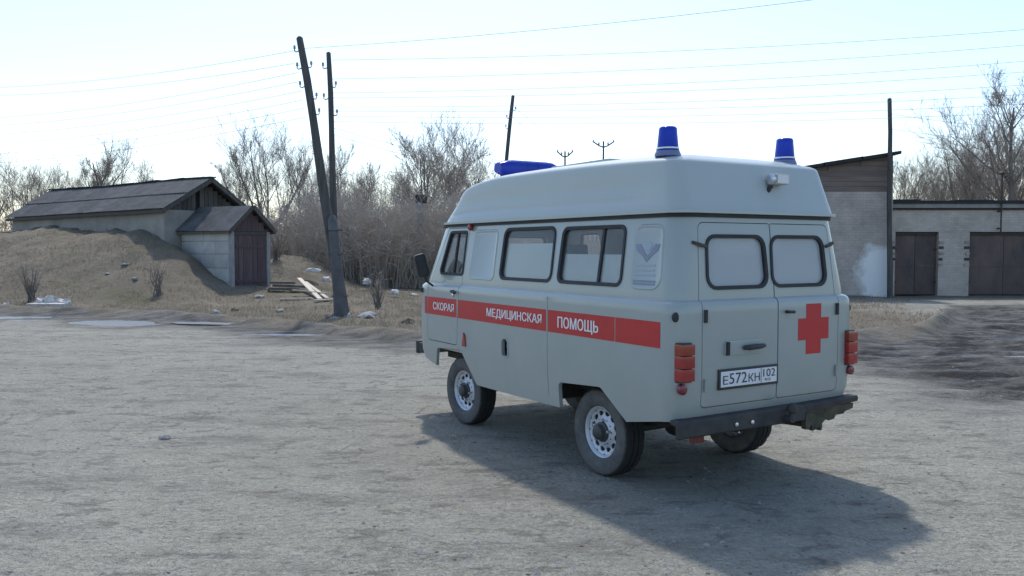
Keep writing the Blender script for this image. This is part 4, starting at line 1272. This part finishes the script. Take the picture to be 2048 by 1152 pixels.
p3b = p3t + (p3b - p3t) * ((p3t.z + .1) / (p3t.z - p3b.z))
far1 = pole('utility_pole', p3b, p3t, .11, .075, 'slim weathered utility pole rising behind the light bar of the van', ins=[(.93, 1), (.89, -1), (.84, -1)])
p4t = at(1779, 198, 30.7); p4b = at(1780, 597, 30.7)
gpole = pole('utility_pole', (p4b.x, 30.7, -.05), p4t, .105, .072, 'straight dark utility pole at the corner of the tall garage', segs=6)
p5t = at(838, 395, 37); p5b = at(846, 570, 37)
post = pole('concrete_post', (p5b.x, 37, gz(p5b.x, 37) - .1), p5t, .20, .15, 'pale grey concrete post among bare trees beyond the wing mirror', 'post', m='concrete')
MB().box(-.30, .20, -.16, .16, p5t.z - .25, p5t.z + .12).build('rusty_box', M['iron'], post, bevel=.03)
for (u, v, d, arm, lab) in ((1207, 283, 62, .75, 'far utility pole with forked crossarm above the van roof, the taller'), (1130, 303, 62, .55, 'far utility pole with short crossarm above the van roof, the lower')):
    t = at(u, v, d)
    root = pole('utility_pole', (t.x, d, 0), t, .10, .06, lab, segs=4)
    MB().tube([Vector((-arm, 0, t.z - .02)), Vector((-arm * .4, 0, t.z - .32)), Vector((0, 0, t.z - .42)), Vector((arm * .4, 0, t.z - .32)), Vector((arm, 0, t.z - .02))], .05, 6).build('crossarm', M['iron'], root, smooth=40)
    for x in (-arm, -arm * .45, arm * .45, arm):
        MB().lathe([(.05, -.02), (.07, .04), (.05, .12), (.02, .2)], 8, 'z', (x, 0, t.z - .05 if abs(x) > arm * .6 else t.z - .22)).build('insulator', M['porcelain'], root, smooth=40)

def wire(a, b, sag, label, r=.0055, n=24):
    a, b = Vector(a), Vector(b)
    pts = []
    for i in range(n + 1):
        k = i / n
        p = a.lerp(b, k); p.z -= sag * 4 * k * (1 - k)
        pts.append(p)
    o = MB().tube(pts, r, 4)
    c = a
    return o.build('overhead_wire', M['wire'], None, smooth=60, label=label, cat='wire', group='overhead wires')
LP = 'faint overhead wire running left from the leaning pole, %s'
lw = [((592, 101), (-120, 176), 'highest'), ((588, 127), (-120, 190), 'second from the top'), ((596, 145), (-120, 240), 'third from the top'), ((600, 163), (-120, 255), 'fourth from the top'),
      ((604, 182), (-120, 272), 'fifth from the top'), ((606, 200), (-120, 292), 'third from the bottom'), ((610, 216), (-120, 312), 'second from the bottom'), ((613, 234), (-120, 330), 'lowest')]
for (a, b, w) in lw: wire(at(*a, 21.6), at(*b, 34), .28, LP % w)
RP = 'faint overhead wire running right from the two poles, %s'
rw = [((605, 97, 21.6), (2300, -95, 17), 'steepest and highest'), ((664, 120, 22.6), (2250, 42, 24), 'second from the top'), ((662, 158, 22.6), (2250, 72, 24), 'third from the top'), ((664, 186, 22.6), (2250, 105, 24), 'fourth from the top'),
      ((664, 196, 22.6), (2250, 128, 24), 'fifth from the top'), ((664, 214, 22.6), (2250, 155, 24), 'sixth from the top'), ((664, 222, 22.6), (2250, 176, 24), 'third from the bottom'), ((664, 232, 22.6), (2250, 196, 24), 'second from the bottom'), ((664, 243, 22.6), (2250, 214, 24), 'lowest')]
for (a, b, w) in rw: wire(at(*a), at(*b), .22, RP % w)
wire(at(1029, 215, 36), at(1210, 335, 60), .3, 'thin wire dropping right from the slim pole behind the van, upper of two', .006)
wire(at(1027, 235, 36), at(1180, 345, 60), .3, 'thin wire dropping right from the slim pole behind the van, lower of two', .006)
wire(at(664, 255, 22.6), at(1016, 330, 36), .15, 'thin wire sloping down from the upright pole to the slim pole behind the van, upper', .006)
wire(at(664, 268, 22.6), at(1012, 350, 36), .15, 'thin wire sloping down from the upright pole to the slim pole behind the van, lower', .006)
wire(at(1783, 228, 30.7), at(2300, 262, 26), .2, 'thin wire running right from the pole at the garage corner, upper', .006)
wire(at(1783, 258, 30.7), at(2300, 290, 26), .2, 'thin wire running right from the pole at the garage corner, lower', .006)

# ---------------------------------------------------------------- bare trees
def grow_tree(seed, H, spread, stems=1, dens=1.0, twig_r=.008, upright=.5):
    r = random.Random(seed)
    trunk = MB(); crown = MB()
    def poly(start, d, length, n, wob, lift):
        pts = [start]; dd = Vector(d).normalized()
        for i in range(n):
            dd = (dd + Vector((r.gauss(0, wob), r.gauss(0, wob), r.gauss(0, wob) + lift))).normalized()
            pts.append(pts[-1] + dd * (length / n))
        return pts
    def sample(pts, k):
        f = k * (len(pts) - 1); i = min(int(f), len(pts) - 2)
        return pts[i].lerp(pts[i + 1], f - i), (pts[i + 1] - pts[i]).normalized()
    def side(d, ang):
        o = d.orthogonal().normalized(); o.rotate(Matrix.Rotation(r.uniform(0, 2 * math.pi), 3, d))
        return (d * math.cos(ang) + o * math.sin(ang)).normalized()
    for s in range(stems):
        lean_ = Vector((r.gauss(0, .10), r.gauss(0, .10), 1)) if stems == 1 else Vector((r.gauss(0, .33) * spread, r.gauss(0, .33) * spread, 1))
        h = H * r.uniform(.75, 1.0) if stems > 1 else H
        base = Vector((r.gauss(0, .15), r.gauss(0, .15), -.1)) if stems > 1 else Vector((0, 0, -.1))
        tp = poly(base, lean_, h * .88, 9, .07, .05)
        r0 = (.020 * h if stems == 1 else .012 * h)
        trunk.tube(tp, [r0 * (1 - .86 * i / 9) + .008 for i in range(10)], 7, cap=False)
        n1 = int((15 if stems == 1 else 9) * dens)
        for a in range(n1):
            k = r.uniform(.22 if stems == 1 else .18, .97)
            p, d = sample(tp, k)
            d1 = side(d, r.uniform(.45, 1.0)); d1.z = abs(d1.z) * .8 + upright * .35; d1.normalize()
            # reach out to a rounded crown
            cz, rh, rv = .60 * H, .40 * H * spread, .42 * H
            q = Vector((p.x / rh, p.y / rh, (p.z - cz) / rv)); e_ = Vector((d1.x / rh, d1.y / rh, d1.z / rv))
            A_, B_, C_ = e_.dot(e_), q.dot(e_), q.dot(q) - 1
            disc = B_ * B_ - A_ * C_
            L1 = ((-B_ + math.sqrt(disc)) / A_ if disc > 0 else .2 * H) * r.uniform(.6, 1.0)
            L1 = min(max(L1, .10 * H), .55 * H)
            b1 = poly(p, d1, L1, 5, .12, .05 + upright * .06)
            rad1 = max(r0 * (1 - .86 * k) * .55, .014)
            trunk.tube(b1, [rad1 * (1 - .8 * i / 5) + .004 for i in range(6)], 5, cap=False)
            for b in range(int(9 * dens)):
                k2 = r.uniform(.2, 1)
                p2, d2 = sample(b1, k2)
                b2 = poly(p2, side(d2, r.uniform(.4, .9)) + Vector((0, 0, upright * .35)), L1 * r.uniform(.28, .5), 4, .14, .07)
                rad2 = max(rad1 * .4 * (1 - .6 * k2), .010)
                crown.tube(b2, [rad2, rad2 * .8, rad2 * .65, rad2 * .5, twig_r * .6], 4, cap=False)
                for c in range(int(5 * dens)):
                    k3 = r.uniform(.2, 1)
                    p3, d3 = sample(b2, k3)
                    b3 = poly(p3, side(d3, r.uniform(.35, .9)) + Vector((0, 0, upright * .3)), L1 * r.uniform(.14, .26), 3, .16, .08)
                    crown.tube(b3, [twig_r, twig_r * .85, twig_r * .65, twig_r * .4], 3, cap=False)
                    for e in range(3):
                        p4, d4 = sample(b3, r.uniform(.3, 1))
                        b4 = poly(p4, side(d4, r.uniform(.3, .8)) + Vector((0, 0, upright * .3)), L1 * r.uniform(.06, .12), 2, .15, .06)
                        crown.tube(b4, [twig_r * .7, twig_r * .55, twig_r * .3], 3, cap=False)
    tm = trunk.mesh('trunk', 60, fix=False); tm.materials.append(M['bark'])
    cm = crown.mesh('crown', 60, fix=False); cm.materials.append(M['twig'])
    return tm, cm
PROTO = [grow_tree(21, 9.0, .9, 1, 1.25, .0085), grow_tree(5, 9.0, 1.0, 6, 1.0, .0085, .75), grow_tree(33, 9.0, .7, 1, 1.25, .0085, .9), grow_tree(44, 9.0, 1.05, 4, 1.1, .0085, .6)]
def tree(u, vtop, depth, proto, rot, label, wide=1.0, group='bare trees behind the lot'):
    t = at(u, vtop, depth); g0 = gz(t.x, depth)
    root = empty('bare_tree', (t.x, depth, g0), rot, label, 'tree', group)
    h = (t.z - g0) / 9.0
    root.scale = (h * wide, h * wide, h)
    for nm, me in zip(('trunk', 'crown'), PROTO[proto]): link(nm, me, None, root)
    return root
tree(530, 236, 46, 1, .4, 'large many-stemmed bare tree right behind the porch roof', 1.0)
tree(470, 330, 44, 3, 2.0, 'lower bare tree just above the gable peak of the store', .9)
tree(600, 330, 45, 0, 4.0, 'small bare tree showing between large tree and leaning pole', .8)
tree(875, 258, 50, 3, 1.1, 'broad bare tree left of the van roof', 1.15)
tree(965, 300, 46, 1, 5.0, 'dense brown bare tree against the front of the van roof', .9)
tree(800, 345, 52, 2, 3.3, 'slim bare tree left of the concrete post', 1.0)
tree(730, 330, 56, 2, .9, 'slim pale bare tree right of the upright pole', .8)
tree(690, 300, 58, 0, 2.2, 'pale bare tree seen directly behind the upright pole', .75)
tree(245, 285, 62, 2, .3, 'tallest bare tree above the middle of the store roof', 1.0)
tree(190, 325, 60, 0, 1.7, 'smaller bare tree above the left of the store roof', 1.0)
tree(300, 325, 63, 2, 4.4, 'thin bare tree above the right of the store roof', .8)
tree(35, 333, 58, 3, 2.7, 'bushy bare tree at the left edge of the picture', 1.0)
tree(-30, 320, 60, 0, 3.7, 'bare tree cut by the left edge of the picture', 1.0)
tree(80, 385, 58, 1, 1.2, 'low bare tree right of the left-edge tree', 1.0)
tree(2040, 150, 50, 0, .8, 'tallest bare tree at the right edge above the garages', 1.0)
tree(1890, 268, 54, 2, 2.0, 'bare tree with upright top above the narrow garage door', 1.0)
tree(1960, 290, 56, 1, 3.0, 'bare tree above the wide garage door beside the mast', .9)
tree(1835, 318, 54, 3, 5.2, 'bushy bare tree right of the garage corner pole', .9)
tree(2010, 310, 52, 3, 1.4, 'dense bare tree behind the mast lamp', .9)
tree(1925, 325, 52, 1, 4.1, 'low bare tree between narrow and wide garage doors above the roof', .9)

tree(640, 335, 60, 3, .6, 'pale bare tree low between the big tree and the leaning pole', .9)
tree(765, 320, 62, 1, 2.9, 'pale bare tree halfway between upright pole and concrete post', .9)
tree(835, 300, 64, 0, 5.5, 'pale bare tree straight behind the concrete post', 1.0)
tree(410, 345, 60, 1, 3.1, 'pale bare tree low behind the ridge end of the store', .9)
tree(120, 345, 63, 3, 4.9, 'faint bare tree left of the ridge end of the store roof', .9)
tree(1870, 300, 60, 1, 1.9, 'bare tree with round crown above the narrow garage door', .9)
tree(1990, 255, 60, 3, 2.4, 'bare tree with round crown right of the mast', .9)
# thicket: one mass of brush between the store and the van
def thicket():
    r = np.random.default_rng(5)
    V = []; Fc = []
    mb = MB()
    rr = random.Random(12)
    for i in range(7800):
        u = rr.uniform(520, 1010) if i < 6200 else rr.uniform(1010, 1560); d = rr.uniform(35.0, 44.0)
        x = (u - 1024) / F * d
        if x < -9.2 and d < 36.5: continue
        z0 = gz(x, d) - .05 if i % 8 == 0 else None
        if z0 is None: z0 = 0.15
        hmax = float(np.interp(u, [520, 560, 640, 700, 780, 850, 930, 1010, 1200, 1560], [2.6, 3.2, 3.7, 3.9, 3.6, 3.4, 3.6, 3.9, 4.2, 3.6]))
        h = hmax * (1.02 + .40 * mnoise.noise((x * .55, d * .4, 3))) * rr.uniform(.35, 1.1)
        dx, dy = rr.gauss(0, .27) * h, rr.gauss(0, .22) * h
        bend = rr.gauss(0, .12) * h
        p = [Vector((x, d, z0)), Vector((x + dx * .3 + bend * .5, d + dy * .3, z0 + h * .36)), Vector((x + dx * .7 + bend * .4, d + dy * .7, z0 + h * .72)), Vector((x + dx, d + dy, z0 + h))]
        rad = rr.uniform(.009, .018)
        mb.tube(p, [rad, rad * .8, rad * .55, rad * .3], 3, cap=False)
        for q in range(7):
            k = rr.uniform(.25, .98); j = min(int(k * 3), 2)
            s = p[j].lerp(p[j + 1], k * 3 - j)
            e = s + Vector((rr.gauss(0, .34), rr.gauss(0, .25), rr.uniform(.0, .5))) * (h / 3.2)
            mb.tube([s, s.lerp(e, .5) + Vector((rr.gauss(0, .03), 0, 0)), e], [rad * .55, rad * .42, rad * .2], 3, cap=False)
    mb.build('thicket', M['twig_hazed'], None, smooth=60, fix=False, kind='stuff', label='dense brown thicket of bare brush behind the poles', cat='thicket')
thicket()

def far_wood():
    rr = random.Random(77); mb = MB()
    for i in range(3600):
        x = rr.uniform(-190, 190); d = rr.uniform(115, 150)
        h = (7.5 + 3.0 * mnoise.noise((x * .06, d * .05, 1))) * rr.uniform(.55, 1.05)
        dx = rr.gauss(0, .10) * h
        p = [Vector((x, d, 0)), Vector((x + dx * .4, d, h * .5)), Vector((x + dx, d, h))]
        mb.tube(p, [.10, .07, .02], 3, cap=False)
        for q in range(6):
            k = rr.uniform(.25, .95); s_ = p[0].lerp(p[2], k)
            e_ = s_ + Vector((rr.gauss(0, .16), rr.gauss(0, .1), rr.uniform(.06, .22))) * h
            mb.tube([s_, e_], [.05, .015], 3, cap=False)
    mb.build('far_wood', M['twig'], None, fix=False, kind='stuff', label='low pale belt of bare wood along the horizon', cat='wood')
far_wood()

# small bushes and saplings in front
def bush(u, v, depth, h, n, label, spread=.5, seed=1):
    b = at(u, v, depth); g0 = gz(b.x, depth)
    root = empty('bare_bush', (b.x, depth, g0), 0, label, 'bush', 'small bare bushes on the verge')
    rr = random.Random(seed); st = MB(); tw = MB()
    for i in range(n):
        a = rr.uniform(0, 6.28); L = h * rr.uniform(.5, 1.05)
        e = Vector((math.cos(a) * spread * L * rr.random(), math.sin(a) * spread * L * rr.random(), L))
        m_ = e * .5 + Vector((rr.gauss(0, .05), rr.gauss(0, .05), 0)) * h
        st.tube([Vector((rr.gauss(0, .06), rr.gauss(0, .06), -.05)), m_, e], [.016, .011, .004], 4, cap=False)
        for q in range(7):
            s = m_.lerp(e, rr.uniform(-.4, .9)); t = s + Vector((rr.gauss(0, .2), rr.gauss(0, .2), rr.uniform(.05, .3))) * h * .5
            tw.tube([s, t], [.007, .003], 3, cap=False)
    st.build('stems', M['bark'], root, fix=False); tw.build('twigs', M['twig'], root, fix=False)
bush(62, 580, 26.2, 1.15, 26, 'dark bare bush low on the bank above the white slab', .6, 3)
bush(316, 578, 26.8, 1.2, 14, 'thin pale bare bush halfway along the bank', .45, 4)
bush(756, 612, 24.5, 1.15, 22, 'small bare bush on the verge right of the poles', .5, 5)
bush(552, 520, 33.5, 1.3, 20, 'bare bush on the bank just right of the porch', .6, 6)

# ---------------------------------------------------------------- dry grass and pebbles
def grass():
    n = 42000
    X = np.concatenate([rng.uniform(-22, 0, n), rng.uniform(5.5, 14, n // 6)])
    Y = np.concatenate([15.5 + rng.random(n) ** 1.1 * 18, rng.uniform(15.5, 30.5, n // 6)])
    e = edge_y(X) + .5 * fbm(X * .5, Y * 0 + 3, 3)
    dens = fbm(X * .7, Y * .7 + 60, 3)
    keep = (Y - e + .6 * dens > .5) & (dens > -.25)
    keep &= ~((X > 9) & (Y - e < 3) & (X > 11.5))
    rx, ry = X - G0[0], Y - G0[1]
    s = rx * AX[0] + ry * AX[1]; t = rx * BX[0] + ry * BX[1]
    keep &= ~((s > -3.1) & (t < 2.05) & (t > -2))
    X, Y = X[keep], Y[keep]
    Z = ground_z(X, Y); m = len(X)
    a = rng.uniform(0, 2 * np.pi, m); h = rng.uniform(.03, .12, m) * (.7 + .6 * rng.random(m)); w = rng.uniform(.006, .014, m)
    lx, ly = rng.normal(0, .9, m) * h, rng.normal(0, .9, m) * h
    dx, dy = np.cos(a) * w, np.sin(a) * w
    V = np.empty((m, 4, 3))
    V[:, 0] = np.stack([X - dx, Y - dy, Z - .01], -1); V[:, 1] = np.stack([X + dx, Y + dy, Z - .01], -1)
    V[:, 2] = np.stack([X + lx + dx * .3, Y + ly + dy * .3, Z + h], -1); V[:, 3] = np.stack([X + lx - dx * .3, Y + ly - dy * .3, Z + h], -1)
    me = bpy.data.meshes.new('dry_grass')
    me.from_pydata(V.reshape(-1, 3).tolist(), [], (np.arange(m * 4).reshape(-1, 4)).tolist())
    link('dry_grass', me, M['grass_blade'], kind='stuff', label='short dry straw-coloured grass on bank and verge', cat='grass')
grass()
def pebbles():
    n = 5200
    Y = 3.2 + rng.random(n) ** 1.5 * 15
    X = rng.uniform(-.72, .72, n) * (Y + 1)
    e = edge_y(X)
    k = Y < e - .3; X, Y = X[k], Y[k]
    Z = ground_z(X, Y); m = len(X)
    sz = .006 + .016 * rng.random(m) ** 3
    ico = np.array([(0, 0, 1), (.9, 0, .2), (.28, .85, .2), (-.73, .53, .2), (-.73, -.53, .2), (.28, -.85, .2)])
    fc = np.array([(0, 1, 2), (0, 2, 3), (0, 3, 4), (0, 4, 5), (0, 5, 1)])
    ang = rng.uniform(0, 6.28, m)
    R_ = np.stack([np.stack([np.cos(ang), -np.sin(ang)], -1), np.stack([np.sin(ang), np.cos(ang)], -1)], -2)
    V = np.repeat(ico[None], m, 0) * (.6 + .8 * rng.random((m, 6, 3)))
    V[:, :, :2] = np.einsum('mij,mkj->mki', R_, V[:, :, :2])
    V = V * sz[:, None, None] * np.array([1.2, 1.2, .7]); V += np.stack([X, Y, Z - .003], -1)[:, None]
    Fi = (fc[None] + (np.arange(m) * 6)[:, None, None]).reshape(-1, 3)
    me = bpy.data.meshes.new('pebbles'); me.from_pydata(V.reshape(-1, 3).tolist(), [], Fi.tolist())
    link('pebbles', me, M['pebble'], kind='stuff', label='small pebbles scattered over the dirt lot', cat='pebbles')
pebbles()

# ---------------------------------------------------------------- debris
def plank(a, b, w, h, m, label, group='boards lying by the porch'):
    a = Vector(a); b = Vector(b)
    MB().bar(a, b, w, h).build('loose_board', m, None, label=label, cat='board', group=group, bevel=.006)
def lay(u, v, depth, dz=.0):
    p = at(u, v, depth); return Vector((p.x, depth, gz(p.x, depth) + dz))
plank(lay(598, 560, 30.5, .42), lay(640, 590, 27.6, .06), .16, .04, M['pale_board'], 'pale board sloping down to the right from the bank beside the porch')
plank(lay(610, 560, 30.2, .30), lay(655, 590, 27.9, .05), .14, .04, M['pale_board'], 'second pale board beside the sloping one, nearer the poles')
plank(lay(585, 590, 28.3, .20), lay(662, 590, 28.6, .10), .14, .04, M['pale_board'], 'pale board lying level across the dark board heap')
plank(lay(628, 590, 27.0, .06), lay(665, 590, 27.4, .05), .2, .05, M['pale_board'], 'short pale board lying flat at the foot of the leaning pole')
plank(lay(560, 600, 27.2, .05), lay(625, 600, 27.6, .05), .12, .04, M['pale_board'], 'thin pale board lying on the grass in front of the porch')
for k, (u0, u1, d, z) in enumerate(((536, 600, 29.0, .08), (545, 612, 29.2, .18), (540, 590, 29.1, .28))):
    plank(lay(u0, 590, d, z), lay(u1, 590, d + .3, z + .02), .28, .08, M['old_board'], ['lowest dark board of the heap beside the porch door', 'middle dark board of the heap beside the porch door', 'top dark board of the heap beside the porch door'][k])
def scrap(u, v, depth, sx, sy, sz, label, seed, lift=0.0, m='litter', name='white_rubbish', cat='litter'):
    p = at(u, v, depth); g0 = gz(p.x, depth)
    rr = random.Random(seed); bm = bmesh.new()
    bmesh.ops.create_icosphere(bm, subdivisions=2, radius=1)
    for w in bm.verts:
        k = 1 + rr.uniform(-.3, .3)
        w.co = Vector((w.co.x * sx * k, w.co.y * sy * k, max(w.co.z, -.35) * sz * k))
    me = bpy.data.meshes.new(name); bm.to_mesh(me); bm.free()
    o = link(name, me, M[m], None, label=label, cat=cat, group='litter on the verge')
    o.location = (p.x, depth, g0 + sz * .3 + lift)
scrap(733, 557, 32.5, .17, .14, .16, 'white rag in the brush right of the poles', 1, .25)
scrap(789, 580, 29.5, .17, .15, .13, 'white plastic bag on dry grass left of the van', 2, .10)
scrap(828, 574, 30.5, .13, .1, .07, 'small pale scrap on grass next to the wing mirror', 3)
scrap(652, 552, 32.0, .16, .14, .16, 'white rag hanging in brush left of the stub', 4, .25)
scrap(625, 545, 32.5, .3, .14, .10, 'pale sheet scrap at the top of the sloping boards', 5, .35)
scrap(697, 548, 21.2, .05, .05, .09, 'small white insulator shard beside the stub', 6)
sl = at(98, 606, 24.7); gs = gz(sl.x, 24.7)
MB().box(-.52, .52, -.3, .3, -.05, .10).build('concrete_slab', M['litter'], None, bevel=.02, label='flat white slab lying at the foot of the bank', cat='slab').location = (sl.x, 24.7, gs + .02)
for k, (dx, s_, lab) in enumerate(((-.36, .13, 'white lump at the left end of the slab'), (-.08, .17, 'largest white lump in the middle of the slab'), (.22, .11, 'small white lump right of the middle of the slab'), (.42, .10, 'white lump at the right end of the slab'))):
    scrap(98, 600, 24.9, s_, s_, s_, lab, 10 + k, .12)
    o = [q for q in COL.objects if q.name.startswith('white_rubbish')][-1]
    bpy.data.objects[o.name].location.x = sl.x + dx
scrap(12, 606, 24.6, .14, .1, .10, 'white scrap near the left edge beside the road', 21)
scrap(330, 880, 7.9, .05, .035, .03, 'pale stone lying alone on the open dirt lot', 22, 0, 'concrete', 'stone', 'stone')
scrap(432, 625, 22.5, .10, .1, .10, 'grey stone by the puddle at the edge of the lot', 23, 0, 'concrete', 'stone', 'stone')

rub = random.Random(31)
RUB = ['grey rubble chunk near the dark board heap', 'flat grey rubble chunk on the grass below the porch door', 'small rubble chunk at the foot of the leaning pole', 'rubble chunk half sunk in the verge left of the poles', 'brown clod at the road edge below the porch', 'pale rubble chunk on the bank above the thin bush', 'grey rubble chunk on the bank left of the thin bush', 'tiny pale chunk in the middle of the bank', 'low grey clod at the road edge right of the white slab', 'grey chunk on the verge between poles and van', 'flat pale chunk under the small bush right of the poles', 'brown clod on the verge next to the front of the van']
for k, (u, v, d) in enumerate(((612, 596, 27.5), (520, 600, 27.4), (668, 640, 21.0), (560, 640, 22.8), (470, 632, 23.4), (250, 545, 28.6), (215, 552, 28.0), (270, 560, 27.4), (170, 620, 24.2), (735, 645, 21.0), (768, 612, 24.2), (815, 660, 19.5))):
    w = rub.uniform(.10, .24) * (.55 if 'bank' in RUB[k] else 1)
    scrap(u, v, d, w, w * .8, w * rub.uniform(.35, .6), RUB[k], 50 + k, 0, ('concrete', 'mud')[(1 if 'brown' in RUB[k] else 0)], 'stone_chunk', 'stone')
